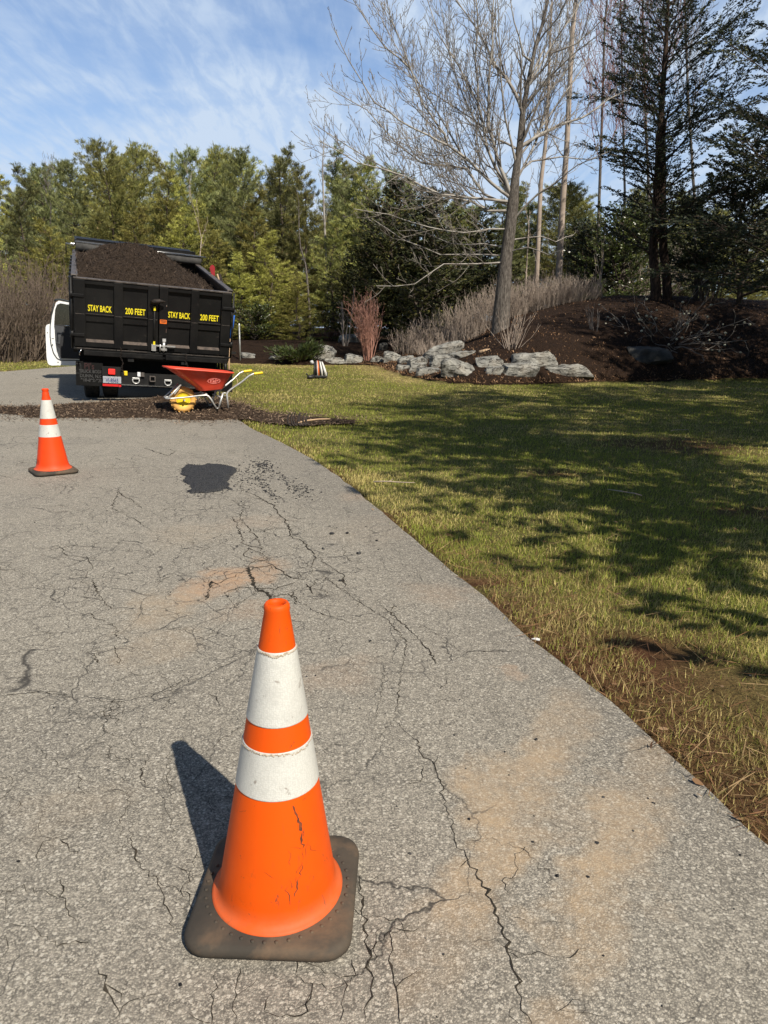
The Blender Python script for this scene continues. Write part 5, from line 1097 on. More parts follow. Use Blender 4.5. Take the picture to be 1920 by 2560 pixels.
def sprout(out, pts, rs, L, lvl, cfg, t0=None, dens=None):
    n = len(pts)-1; cnt = max(1, int(L*(dens or cfg['dens'][lvl])*rnd.uniform(.75, 1.25))); side = rnd.random()*6.28
    for j in range(cnt):
        t = (t0 if t0 is not None else cfg['t0'][lvl]); t = t+(1-t)*(j+rnd.random())/cnt; t = min(t, .995)
        i = min(int(t*n), n-1); f = t*n-i; q = pts[i].lerp(pts[i+1], f); ax = (pts[i+1]-pts[i]).normalized()
        side += 2.4; u = ax.orthogonal().normalized(); v = ax.cross(u); o = u*cos(side)+v*sin(side); o = (o+UP*cfg.get('up', .25)).normalized()
        an = cfg['ang'][lvl]*rnd.uniform(.7, 1.3); d = ax*cos(an)+o*sin(an)
        l = cfg['len'][lvl]*rnd.uniform(.55, 1.2)*(1-.55*t)*(L if cfg['rel'] else 1); r = (rs[i]*(1-f)+rs[i+1]*f)*cfg['rr'][lvl]
        grow(out, q, d, l, r, lvl, cfg)
def faces_np(C, D, L, Wd, roll=None, rng=RNG):
    """thin diamond leaves: centre start C, direction D, length L, width Wd"""
    n = len(C); D = D/(np.linalg.norm(D, axis=1, keepdims=True)+1e-9); A = rng.normal(0, 1, (n, 3)) if roll is None else roll
    S = np.cross(D, A); S /= np.linalg.norm(S, axis=1, keepdims=True)+1e-9
    L = np.broadcast_to(L, (n,))[:, None]; Wd = np.broadcast_to(Wd, (n,))[:, None]
    V = np.stack([C, C+D*L*.5+S*Wd/2, C+D*L, C+D*L*.5-S*Wd/2], 1).reshape(-1, 3)
    return V, np.arange(n*4).reshape(n, 4)

# ------------------------------------------------------------------ pines: a few grown, then copied with their parts
def make_pine(seed, H, Rm, z0, pw, droop, cols, nwh, bare=0.0, tuft=.235, flat=1.0):
    rng = np.random.default_rng(seed); rn = random.Random(seed)
    br = [([Vector((rn.gauss(0, .04)*i, rn.gauss(0, .04)*i, H*i/8)) for i in range(9)], [max(.02, H*.0125*(1-i/8.3)) for i in range(9)], 7)]
    C, D = [], []; lean = br[0][0]
    for w in range(nwh):
        t = w/(nwh-1); z = H*(z0+(1-z0)*t**.9); nb = rn.randint(4, 6)
        for b in range(nb):
            if rn.random() < .12: continue
            a = 2*pi*(b+rn.random()*.7)/nb+w*1.3
            L = Rm*((1-t)**pw*(.55+.45*min(1, t/.18+.4)))*rn.uniform(.6, 1.25)+.22
            if t < .25 and rn.random() < bare: L *= .5
            zz = z+rn.uniform(-.2, .2); i = min(7, int(zz/H*8)); ce = lean[i].lerp(lean[i+1], min(1, zz/H*8-i)); rise = droop+.55*t+rn.uniform(-.15, .15)
            P = [Vector((ce.x+cos(a)*L*s, ce.y+sin(a)*L*s, zz+L*(rise*s*.7+.22*s*s)-.12*L*s*(1-t))) for s in (0, .35, .7, 1)]
            br.append((P, [.035*(1-t*.6), .026*(1-t*.6), .015, .007], 4))
            m = max(5, int(L*17*flat))
            for k in range(m):
                s = .28+.74*(k+rn.random())/m; s = min(s, 1); j = min(2, int(s*3)); f = s*3-j; q = P[0].lerp(P[1], min(1, s/.35)) if s < .35 else (P[1].lerp(P[2], (s-.35)/.35) if s < .7 else P[2].lerp(P[3], (s-.7)/.3))
                sp = L*.17*(1.12-s)+.05; off = Vector((-sin(a)*rn.gauss(0, sp), cos(a)*rn.gauss(0, sp), rn.gauss(.04, .07)))
                C.append(tuple(q+off)); D.append((cos(a)*.55+off.x*1.6, sin(a)*.55+off.y*1.6, .6+rn.random()*.6))
    for s in range(14): C.append((lean[8].x+rn.gauss(0, .12), lean[8].y+rn.gauss(0, .12), H-rn.random()*.9)); D.append((rn.gauss(0, .5), rn.gauss(0, .5), 1))
    C = np.array(C); D = np.array(D); D /= np.linalg.norm(D, axis=1, keepdims=True); nn = 15; n = len(C)
    tint = rng.random((n, 1)); tc = np.array(cols[0])*tint+np.array(cols[1])*(1-tint); tc = np.where(rng.random((n, 1)) < .06, np.array(cols[2]), tc)
    dd = np.repeat(D, nn, 0)+rng.normal(0, .42, (n*nn, 3)); cc = np.repeat(C, nn, 0)+rng.normal(0, .045, (n*nn, 3))
    V, F = faces_np(cc, dd, rng.uniform(.6, 1.15, n*nn)*tuft, .024*rng.uniform(.7, 1.3, n*nn), rng=rng)
    tc = tc*np.exp(rng.normal(0, .30, (n, 1)))
    colr = np.repeat(np.repeat(tc, nn, 0)*rng.uniform(.8, 1.2, (n*nn, 1)), 4, 0)
    return br, V, F, colr
OL = (.33, .31, .088); DG = (.20, .215, .080); BG = (.235, .25, .11); BRN = (.28, .22, .10); YG = (.33, .315, .080)
PV = [make_pine(1, 12, 2.9, .10, .75, .05, (OL, DG, BRN), 24), make_pine(2, 12, 2.5, .12, .95, .10, (DG, BG, OL), 25), make_pine(3, 12, 3.3, .16, .52, .12, (OL, DG, YG), 21, .5),
      make_pine(4, 12, 2.3, .06, 1.05, .02, (YG, OL, DG), 26), make_pine(5, 12, 2.9, .22, .60, .18, (BG, DG, OL), 20, .6), make_pine(6, 12, 3.0, .05, .85, -.02, (YG, OL, BRN), 22)]
PM = []
def pine(v, x, y, s, rz, label, group, sxy=1.0):
    z = gz(x, y)
    if len(PM) <= v: PM.extend([None]*(v+1-len(PM)))
    if PM[v] is None:
        root = empty('pine_tree', (x, y, z-.1), rz, label, 'pine tree', group); br, V, F, c = PV[v]
        tv, tf = tubes_np(br); mesh_np('trunk', tv, [tf], M['bark_dark'], root, smooth=True); mesh_np('crown', V, [F], M['leaf'], root, colr=c); PM[v] = root
    else:
        root = copy_tree(PM[v]); root.location = (x, y, z-.1); root.rotation_euler = (0, 0, rz); tag(root, label, 'pine tree', group)
    root.scale = (s*sxy, s*sxy, s); return root
GP = 'pine wood beyond the lawn'
# (x pixel, treetop pixel y, depth, kind, girth, label)
PINES = [(-60, 440, 37, 1, 1.2, 'dark pine cut off by the left picture edge'), (38, 425, 38, 1, 1.05, 'dark blue-green pine above the brown bush, second from the left edge'), (172, 420, 36, 4, 1.0, 'pale green pine directly above the open truck door'),
         (262, 372, 37, 2, 1.0, 'broad flat-topped pine above the left part of the truck bed, tallest on the left'), (325, 376, 38.5, 2, .85, 'flat-topped pine standing just right of the tallest left pine, above the mulch heap'),
         (408, 400, 36, 3, 1.1, 'olive pine above the right part of the mulch heap'), (466, 386, 38, 4, 1.0, 'blue-green plumed pine above the right rear corner of the truck'), (528, 384, 39, 2, .95, 'pine with ragged crown above the steel post'),
         (600, 392, 36.5, 4, 1.0, 'loose-crowned pine right of the steel post'), (708, 384, 37, 1, 1.15, 'pointed dense pine in the middle of the wood, left of the pale thin trunk'), (762, 425, 35, 0, .95, 'pine just left of the pale thin trunk, with olive lower boughs'),
         (856, 384, 38, 1, 1.0, 'tall pine just right of the pale thin trunk'), (925, 402, 37, 0, 1.0, 'pine behind the outermost left twigs of the bare tree'), (985, 432, 40, 4, 1.0, 'pine whose crown shows through the left limbs of the bare tree'),
         (1085, 505, 42, 1, 1.2, 'pine behind the golden conifers, left of the bare trunk'), (1185, 525, 43, 4, 1.2, 'pine seen just left of the bare trunk, beneath its fork'), (1330, 520, 44, 1, 1.2, 'pine behind the bare trunk, right of its fork'),
         (1460, 540, 43, 4, 1.2, 'pine behind the slender bare trunks right of the big tree'), (1580, 575, 42, 0, 1.2, 'pine seen behind the left boughs of the dark evergreen'), (1720, 590, 42, 1, 1.3, 'pine seen between the two dark evergreens'), (1880, 600, 40, 0, 1.4, 'pine hidden behind the dark evergreen at the right edge')]
for i, (x, ty, Y, v, sx, lb) in enumerate(PINES):
    p = at(x, ty, Y); z = gz(p.x, Y); pine(v, p.x, Y, (p.z-z+.15)/12, i*2.1, lb, GP, sx)
# lower boughs and younger pines in front, then the deeper rows
LOW = [(-20, 610, 33.5, 3, 1.3, 'young olive pine low at the left picture edge behind the brown bush'), (110, 560, 34, 5, 1.2, 'young pine behind the open truck door'), (225, 540, 34, 0, 1.2, 'young pine just above the left corner of the truck bed'), (345, 530, 34, 5, 1.2, 'bushy young pine above the truck headboard'),
       (520, 560, 33, 5, 1.35, 'yellow-green pine with low boughs right beside the truck bed'), (600, 640, 31.5, 3, 1.5, 'low yellow-green pine behind the steel post'), (668, 590, 32.5, 5, 1.3, 'yellow-green pine with layered boughs above the two far bank rocks'), (745, 690, 31.5, 5, 1.4, 'small pine at the foot of the wood above the creeping juniper'), (560, 740, 30.5, 3, 1.8, 'smallest dark pine low behind the shovel and post'),
       (830, 560, 34, 0, 1.1, 'pine with olive boughs behind the red-twigged shrub'), (455, 470, 34, 3, 1.1, 'slim olive pine above the right end of the tarp housing'), (635, 480, 34.5, 3, 1.1, 'slim olive pine between the steel post and the middle of the wood')]
for i, (x, ty, Y, v, sx, lb) in enumerate(LOW):
    p = at(x, ty, Y); z = gz(p.x, Y); pine(v, p.x, Y, (p.z-z+.15)/12, 1+i*1.7, lb, GP, sx*1.25)
k = 0
for row, (Y, dxx, h) in enumerate(((42.5, 2.9, 9.6), (48, 3.2, 10.6), (55, 4.2, 11.8))):
    for x in np.arange(-46 if row < 2 else -50, 26, dxx):
        k += 1; hh = h*(1.0 if x < -2 else .82)*rnd.uniform(.86, 1.0); xx = x+rnd.uniform(-.8, .8)
        pine(k % 6, xx, Y+rnd.uniform(-2, 2), hh/12, k*1.1, 'pine deep in the wood, glimpsed between the pines in front', GP, 1.25)

# ------------------------------------------------------------------ bare trees
CFG = dict(n=[6, 6, 5, 4], wob=[.10, .12, .15, .18], trop=[.06, .09, .11, .09], k=[6, 5, 4, 3], dens=[0, 1.7, 4.2, 6.5], t0=[.2, .15, .12, .1], ang=[.6, .75, .8, .8], len=[0, .46, .42, .45], rr=[0, .48, .5, .55], rmin=.0058, rel=True, up=.3)
HY = 24.0; tb = hit(1240, 838, 10, 60); HY = tb.y
def hp(cx, cy, off=0.0):
    return at(780+cx/2.183, cy/2.183, HY+off)-tb
TR = [(1036, 1690), (1042, 1600), (1058, 1420), (1083, 1230), (1098, 1100), (1112, 950), (1134, 800), (1150, 620), (1176, 470), (1220, 250), (1262, 120), (1300, -60), (1335, -260), (1360, -480)]
TRR = [.31, .235, .195, .175, .17, .115, .098, .085, .066, .052, .044, .036, .025, .010]
main = [([hp(*c) for c in TR], TRR, 12)]
main[0][0][0] = Vector((main[0][0][1].x-.02, 0.0, -.25))
LIMBS = [([(1085, 1090), (1050, 1010), (960, 820), (905, 560), (890, 330), (905, 100), (890, -80), (870, -260)], .085, .5), ([(1090, 1080), (1020, 900), (962, 690), (965, 420), (985, 250), (990, 0), (1000, -240)], .105, -.6),
         ([(1150, 620), (1110, 510), (1060, 420), (990, 340), (940, 230), (830, 60), (740, -80)], .11, .9), ([(1085, 1080), (980, 1000), (850, 870), (740, 790), (690, 690), (600, 560), (540, 380), (430, 100), (390, -60)], .085, -1.6),
         ([(1070, 1100), (860, 1080), (700, 1060), (500, 960), (250, 890), (40, 770)], .075, -2.2), ([(1080, 1120), (940, 1060), (850, 920), (740, 905), (600, 890), (450, 770), (300, 600), (90, 480)], .075, 1.6),
         ([(1070, 1150), (960, 1150), (870, 1100), (640, 1050), (420, 930), (200, 800), (30, 690)], .07, .3), ([(735, 790), (640, 740), (480, 660), (340, 560), (200, 330), (120, 150)], .05, -.9, -1.2),
         ([(1140, 800), (1250, 730), (1350, 680), (1480, 640), (1620, 540), (1740, 480)], .10, 1.2), ([(1100, 1200), (1230, 1060), (1330, 1000), (1450, 900), (1560, 860)], .055, -1.3), ([(1110, 960), (1200, 880), (1360, 855), (1520, 870), (1640, 820)], .055, 1.4),
         ([(1205, 340), (1150, 300), (1130, 200), (1090, 50), (1070, -120)], .055, -.6), ([(1170, 480), (1260, 380), (1310, 290), (1440, 240), (1600, 90), (1700, 0)], .06, -1.0), ([(1080, 1250), (960, 1250), (830, 1270), (640, 1240), (420, 1170), (230, 1140)], .042, -1.0),
         ([(1060, 1395), (960, 1390), (700, 1390), (500, 1310), (320, 1190)], .042, .8), ([(1058, 1430), (900, 1440), (720, 1440), (560, 1550), (350, 1560)], .04, -1.5), ([(1085, 1310), (1250, 1290), (1330, 1320), (1430, 1280)], .035, .9),
         ([(1190, 440), (1280, 240), (1300, 40), (1340, -120)], .05, 1.2), ([(1175, 480), (1300, 260), (1420, 90), (1510, -60)], .055, .7), ([(1160, 600), (1280, 430), (1420, 300), (1590, 170)], .055, -1.4), ([(1135, 850), (1290, 640), (1400, 480), (1510, 320)], .055, 1.5),
         ([(1150, 680), (1240, 560), (1380, 400), (1480, 180), (1540, 20)], .05, -.4), ([(1105, 1010), (1210, 800), (1290, 560), (1335, 300), (1360, 40)], .06, 1.0), ([(1115, 900), (1055, 650), (1030, 420), (1020, 200), (1010, -30)], .06, -1.2), ([(1000, 920), (880, 640), (800, 460), (740, 220), (690, -30)], .05, 1.4, .2), ([(860, 925), (700, 640), (560, 420), (440, 220), (330, 10)], .045, 1.0, .6), ([(1130, 820), (1010, 760), (940, 700), (800, 600), (600, 470), (440, 330)], .055, 1.3), ([(905, 560), (800, 360), (700, 200), (640, 30), (600, -90)], .04, .6, .3),
         ([(1055, 420), (1000, 200), (1000, 0)], .045, -.5, .3), ([(540, 380), (400, 260), (250, 40), (200, -40)], .035, -.5, -1.0), ([(1220, 250), (1340, 100), (1420, -60)], .05, -.8), ([(1062, 1340), (940, 1330), (760, 1330), (600, 1260), (470, 1260)], .034, 1.6), ([(1065, 1380), (1180, 1350), (1290, 1390), (1380, 1360)], .03, -1.2)]
hero = empty('bare_tree', tb, 0, 'big leafless pale-barked tree leaning slightly, standing on the left flank of the mound', 'tree')
tw_ = []
for L in LIMBS:
    pts2, r0, dep = L[:3]; d0 = L[3] if len(L) > 3 else 0.0; n = len(pts2); P = []
    for i, c in enumerate(pts2): P.append(hp(*c, d0+(dep-d0*0)*(i/(n-1))**1.1*1.0))
    # smooth by midpoints
    Q = [P[0]]
    for a, b in zip(P[:-1], P[1:]): Q += [a.lerp(b, .5)+rv3(.02), b]
    rs = [r0*.54*(1-.88*(i/(len(Q)-1))**.8)+.006 for i in range(len(Q))]; main.append((Q, rs, 7))
    ln = sum((b-a).length for a, b in zip(Q[:-1], Q[1:]))
    sprout(tw_, Q, rs, ln, 1, dict(CFG, len=[0, .36, .46, .52]), .12, 4.6 if pts2[0][1] < 1240 else 2.2)
sprout(tw_, main[0][0][5:], TRR[5:], 9, 1, dict(CFG, len=[0, .22, .42, .46]), .1, 2.0)
v_, f_ = tubes_np([main[0]]); mesh_np('trunk', v_, [f_], M['bark_grey'], hero, smooth=True)
v_, f_ = tubes_np(main[1:]); mesh_np('limbs', v_, [f_], M['twig_pale'], hero, smooth=True)
v_, f_ = tubes_np(tw_); mesh_np('twigs', v_, [f_], M['twig_fine'], hero)
NT_HERO = len(tw_)
def bare_tree(x, Y, pts, r0, mat, label, H, cfgk={}, tmat='twig_pale', dens=1.0, z=None):
    b = at(*pts[0], Y); b.z = gz(b.x, Y) if z is None else z; root = empty('bare_tree', b, 0, label, 'tree', None)
    P = [Vector((0, 0, -.2))]+[at(*c, Y)-b for c in pts[1:]]; top = P[-1]
    while P[-1].z < H: P.append(P[-1]+Vector((rnd.gauss(0, .12), rnd.gauss(0, .2), H/9)))
    n = len(P); rs = [r0*(1-.93*i/(n-1)) for i in range(n)]; out = []; c = dict(CFG, **cfgk)
    sprout(out, P, rs, H, 1, c, c.get('ts', .3), dens)
    v, f = tubes_np([(P, rs, 8)]); mesh_np('trunk', v, [f], M[mat], root, smooth=True); v, f = tubes_np(out); mesh_np('crown', v, [f], M[tmat], root); return root
bk_ = dict(len=[0, .26, .42, .5], ang=[.5, .65, .7, .7], trop=[.1, .14, .12, .1], rmin=.0062, dens=[0, 1, 3.6, 6.5], rr=[0, .26, .5, .55])
bh_ = dict(bk_, rr=[0, .34, .5, .6], rmin=.0072, ts=.25)
bare_tree(0, 30, [(1398, 800), (1396, 705), (1407, 504), (1417, 366), (1430, 92), (1440, 0)], .15, 'twig_tan', 'leafless tree with a straight tan trunk just right of the big bare tree', 17, bk_, dens=1.6)
bare_tree(0, 33, [(1338, 800), (1341, 715), (1352, 458), (1364, 357), (1371, 229)], .12, 'twig_tan', 'thinner tan trunked leafless tree close behind the big bare tree', 15, bk_, 'twig_grey', dens=1.5)
bare_tree(0, 36, [(1500, 780), (1496, 560), (1505, 300), (1512, 60)], .085, 'bark_grey', 'leafless tree with pale haze of twigs left of the dark evergreen', 18, bh_, 'twig_rose', dens=2.4)
bare_tree(0, 38, [(1640, 780), (1622, 480), (1612, 240), (1606, 0)], .085, 'bark_grey', 'leafless tree rising behind the dark evergreen', 20, bh_, 'twig_rose', dens=2.4)
bare_tree(0, 37, [(1748, 780), (1735, 480), (1720, 240), (1712, 0)], .085, 'bark_grey', 'leafless tree between the two dark evergreens', 19, bh_, 'twig_grey', dens=2.4)
bare_tree(0, 39, [(1560, 780), (1562, 480), (1556, 240), (1552, 0)], .075, 'twig_tan', 'slim leafless tree with rosy twigs behind the left boughs of the dark evergreen', 19, bh_, 'twig_rose', dens=2.4)
bare_tree(0, 34.5, [(818, 870), (817, 760), (814, 620), (808, 480), (806, 420)], .075, 'twig_pale', 'slim pale trunked leafless tree in front of the middle pines', 9.5, dict(bk_, len=[0, .13, .4, .5], ts=.35), 'twig_pale', dens=1.6)
bare_tree(0, 40, [(130, 860), (128, 640), (126, 560)], .06, 'bark_grey', 'leafless tree whose faint bare top shows between the pines on the left', 8.4, dict(bk_, len=[0, .2, .42, .5], ts=.55), 'twig_grey', dens=3.2)
bare_tree(0, 33, [(775, 880), (774, 780), (768, 700)], .06, 'bark_grey', 'short thin dead trunk at the foot of the wood, left of the slim pale tree', 6, dict(bk_, len=[0, .12, .4, .5]), 'twig_grey', dens=1.2)
bare_tree(0, 32, [(506, 860), (503, 740), (500, 640)], .03, 'twig_tan', 'thin leafless sapling right behind the truck bed', 6.5, dict(bk_, len=[0, .2, .4, .5]), 'twig_tan', dens=1.6)
bare_tree(0, 26, [(1310, 820), (1313, 740), (1318, 640), (1322, 560)], .03, 'twig_tan', 'very thin sapling just right of the big bare trunk', 4.6, dict(bk_, len=[0, .2, .4, .5]), 'twig_tan', dens=1.4)

# ------------------------------------------------------------------ evergreens with flat sprays
def spray_tree(name, base, trunks, H, nbr, lenf, risef, cols, label, cat, leaf=.11, lw=.05, per=14, seed=1, zlo=.1, azf=None, mat='leaf', bark='bark_dark', sub=1.0, droop=.0, group=None, br_r=.03, stem=None):
    rng = np.random.default_rng(seed); rn = random.Random(seed); root = empty(name, base, 0, label, cat, group); br = []
    for P, R in trunks: br.append((P, R, 9))
    C, D, TI = [], [], []; tr0 = trunks[0][0]
    for b in range(nbr):
        t = zlo+(1-zlo)*((b+rn.random())/nbr)**1.0; z = H*t; tp = trunks[b % len(trunks)][0] if len(trunks) > 1 else tr0
        i = 0
        while i < len(tp)-2 and tp[i+1].z < z: i += 1
        f = (z-tp[i].z)/max(1e-3, tp[i+1].z-tp[i].z); ce = tp[i].lerp(tp[i+1], max(0, min(1, f)))
        a = rn.random()*2*pi if azf is None else azf(rn, t); L = lenf(t, a, rn); rs_ = risef(t, rn)
        P = []; d = Vector((cos(a), sin(a), rs_)).normalized(); q = ce
        for s in range(6): P.append(q.copy()); d = (d+rv3(.07)+Vector((0, 0, .03-droop*s/5))).normalized(); q = q+d*L/5
        br.append((P, [br_r*(1-t*.55)*(1-.8*s/5)+.004 for s in range(6)], 5))
        side = Vector((-sin(a), cos(a), 0)); m = max(3, int(L*5.2*sub)); ti = rn.random()
        for k in range(m):
            s = .18+.82*(k+rn.random())/m; j = min(4, int(s*5)); q = P[j].lerp(P[j+1], s*5-j); sd = 1 if k % 2 else -1
            l2 = L*.34*(1.1-s*.75)*rn.uniform(.6, 1.3)+.12; d2 = ((P[j+1]-P[j]).normalized()*rn.uniform(.5, 1.0)+side*sd*rn.uniform(.4, 1.0)+UP*rn.uniform(-.25, .25)-UP*droop*.5).normalized()
            e = q+d2*l2; br.append(([q, q.lerp(e, .5)+UP*.02, e], [.007, .005, .003], 3))
            for w in range(int(per*(l2/.4)**.8)+2):
                u = rn.random()**.7; c = q.lerp(e, u); sg = rn.choice((-1, 1)); C.append((c.x+rn.gauss(0, .03), c.y+rn.gauss(0, .03), c.z+rn.gauss(0, .02)))
                dd = d2*rn.uniform(.4, 1.0)+d2.cross(UP)*sg*rn.uniform(.2, 1.0)+UP*rn.gauss(0, .22); D.append(tuple(dd)); TI.append(.6*ti+.4*rn.random())
    C = np.array(C); D = np.array(D); TI = np.array(TI)[:, None]; n = len(C)
    roll = np.array([[0, 0, 1.0]])+rng.normal(0, .45, (n, 3)); Sroll = np.cross(D, roll)
    V, F = faces_np(C, D, leaf*rng.uniform(.6, 1.3, n), lw*rng.uniform(.6, 1.3, n), Sroll+rng.normal(0, .25, (n, 3)), rng)
    c = np.array(cols[0])*TI+np.array(cols[1])*(1-TI); c = np.where(rng.random((n, 1)) < .07, np.array(cols[2]), c)
    cc = np.repeat(c*rng.uniform(.75, 1.25, (n, 1)), 4, 0)
    v, f = tubes_np(br); mesh_np('trunk', v, [f], M[bark], root, smooth=True); mesh_np('crown', V, [F], M[mat], root, colr=cc); return root
DK = ((.046, .058, .027), (.028, .035, .018), (.13, .115, .034))
e1 = hit(1668, 756, 10, 60); E1Y = e1.y
ep = lambda cx, cy, off=0.0: at(1280+cx/2.304, cy/2.304, E1Y+off)-e1
t1 = [ep(838, 1760), ep(825, 1600), ep(812, 1450), ep(832, 1150), ep(850, 800), ep(868, 520), ep(888, 240), ep(900, 0), ep(908, -220), ep(915, -420)]; t1[0].z -= .3
t2 = [ep(905, 1760, .25), ep(890, 1600, .25), ep(872, 1450, .2), ep(866, 1200, .15), ep(872, 950, .1), ep(880, 700, .1)]; t2[0].z -= .3
HE = t1[-1].z
def len1(t, a, rn):
    l = np.interp(t, [.08, .16, .25, .4, .6, .8, 1], [1.2, 2.4, 3.0, 2.9, 2.5, 1.9, .5])*rn.uniform(.45, 1.25)
    return l*(1.25 if cos(a) > .2 else 1.0)
spray_tree('evergreen_tree', e1, [(t1, [.20, .165, .15, .125, .105, .085, .07, .05, .03, .01])], HE, 108, len1, lambda t, rn: .30+.62*t+rn.uniform(-.25, .35), DK, 'dark feathery evergreen tree with forked trunk on top of the mound', 'tree', .085, .034, 26, 3, .13, bark='bark_red')
m_ = tubes_np([(t2, [.17, .15, .14, .12, .08, .03], 9)]); mesh_np('trunk', m_[0], [m_[1]], M['bark_red'], [o for o in bpy.data.objects if o.name == 'evergreen_tree'][0], smooth=True)
def ev(xp, yp, d0, H, tr, lab, seed, nb, lenk, cols, leaf=.115, lw=.045, per=14, zlo=.08, Y=None, droop=.0, rise=.2, pw=.7, bark='bark_dark', group=None, sub=1.0, xy=None, name='evergreen_tree', prof=None):
    if xy is not None: b = Vector((xy[0], xy[1], gz(*xy)))
    elif Y is None: b = hit(xp, yp, d0, 70)
    else: q = at(xp, yp, Y); b = Vector((q.x, Y, gz(q.x, Y)))
    rn = random.Random(seed); P = [Vector((rn.gauss(0, .05)*i, rn.gauss(0, .05)*i, H*i/7-(.3 if i == 0 else 0))) for i in range(8)]
    lf = prof or (lambda t, a, r_: lenk*((1-t)**pw+.08)*min(1, .6+t*4)*r_.uniform(.7, 1.15))
    return spray_tree(name, b, [(P, [tr*(1-.93*i/7) for i in range(8)])], H, nb, lf, lambda t, r_: rise+.35*t+r_.uniform(-.15, .2), cols, lab, 'tree', leaf, lw, per, seed, zlo, droop=droop, bark=bark, group=group, sub=sub)
ev(0, 0, 0, 14.5, .2, 'dark dense evergreen tree filling the right picture edge', 5, 140, 4.2, DK, .085, .034, 24, xy=(11.6, 20.6), pw=.45, zlo=.12, rise=.15)
ev(1850, 745, 0, 5.2, .1, 'dark low evergreen behind the right edge tree, its boughs near the ground', 6, 105, 2.9, DK, Y=25.5, per=18, pw=.4, zlo=.05)
GD = ((.085, .080, .020), (.022, .028, .012), (.14, .115, .030)); GDK = ((.050, .052, .016), (.018, .024, .011), (.12, .095, .028))
ev(982, 860, 0, 6.3, .12, 'tall dark conifer with golden tips and a brownish peak, left of the bare trunk', 8, 170, 2.5, GDK, .13, .06, 13, .03, Y=30.5, droop=.06, pw=.62)
ev(1085, 860, 0, 5.6, .12, 'dark golden-tipped conifer close left of the bare trunk', 9, 150, 2.3, GDK, .13, .06, 13, .03, Y=30, droop=.06, pw=.6)
ev(905, 870, 0, 3.7, .1, 'low dark conifer with golden boughs behind the red-twigged shrub', 10, 90, 2.0, GD, .13, .06, 13, .03, Y=30.5, droop=.06, pw=.55)
ev(1048, 880, 0, 2.6, .09, 'small golden-green conifer at the mound foot behind the slab rocks', 12, 80, 1.25, GD, .11, .05, 14, .03, Y=27, droop=.05, pw=.6)
ev(1190, 800, 0, 4.8, .1, 'green conifer directly behind the bare trunk', 13, 90, 2.0, GD, .13, .06, 11, .03, Y=32, droop=.05, pw=.6)
# glossy broadleaf shrubs
HL = ((.085, .105, .022), (.045, .065, .018), (.20, .21, .06))
def bush(x, y, Y, H, R, n, cols, label, seed, leaf=.09, lw=.06, per=14, name='holly_bush', cat='shrub', zlo=.04):
    q = at(x, y, Y); b = Vector((q.x, Y, gz(q.x, Y))); rn = random.Random(seed); P = [Vector((0, 0, H*.8*i/4-.1)) for i in range(5)]
    return spray_tree(name, b, [(P, [.05, .045, .035, .02, .01])], H*.8, n, lambda t, a, r_: R*(1-(abs(t-.42)/.75)**2)**.5*r_.uniform(.75, 1.1), lambda t, r_: .25+t*.9+r_.uniform(-.3, .3), cols, label, cat, leaf, lw, per, seed, zlo, mat='leaf_gloss', sub=1.2)
bush(1545, 745, 32, 4.3, 1.9, 100, HL, 'bright green glossy holly bush behind the mound crest, left of the dark trunk', 21)
bush(1470, 745, 33.5, 3.8, 1.9, 75, ((.04, .05, .02), (.03, .04, .016), (.1, .1, .03)), 'darker green bush beside the bright holly', 22)
bush(1700, 745, 36, 3.4, 2.3, 60, ((.06, .07, .025), (.04, .05, .02), (.12, .12, .04)), 'dull green bush glimpsed behind the forked trunk', 23)
bush(640, 868, 30.5, 1.3, 1.1, 40, ((.07, .085, .022), (.04, .055, .018), (.12, .12, .03)), 'low green shrub at the foot of the wood above the far bank', 24)
bush(535, 872, 30.5, 1.5, 1.2, 40, ((.07, .085, .022), (.04, .055, .018), (.12, .12, .03)), 'low green shrub just right of the truck behind the shovel', 25)
# creeping juniper
q = hit(752, 906, 10, 60)
def jun():
    rng = np.random.default_rng(31); root = empty('juniper_bush', q, 0, 'low creeping green juniper beside the pale boulder on the bank', 'shrub'); br = []; C = []; D = []
    for b in range(130):
        a = rnd.random()*2*pi; L = rnd.uniform(.4, 1.15)*(1.15 if cos(a) < 0 else .8); e = Vector((cos(a)*L, sin(a)*L*.7, rnd.uniform(.08, .62)*(1-.25*L)+.22*max(0, cos(a)))); s_ = Vector((0, 0, .02)); br.append(([s_, s_.lerp(e, .5)+UP*.08, e], [.016, .01, .004], 4))
        for k in range(26): u = rnd.uniform(.25, 1); c = s_.lerp(e, u)+UP*.16*u*(1-u)*2+rv3(.05); C.append(tuple(c)); D.append(tuple(e.normalized()+rv3(.35)+UP*.35))
    C = np.array(C); D = np.array(D); V, F = faces_np(C, D, rng.uniform(.1, .2, len(C)), .035); cc = np.repeat(np.where(rng.random((len(C), 1)) < .5, np.array([[.085, .115, .03]]), np.array([[.05, .075, .025]]))*rng.uniform(.8, 1.2, (len(C), 1)), 4, 0)
    v, f = tubes_np(br); mesh_np('stems', v, [f], M['bark_dark'], root); mesh_np('foliage', V, [F], M['leaf'], root, colr=cc)
jun()

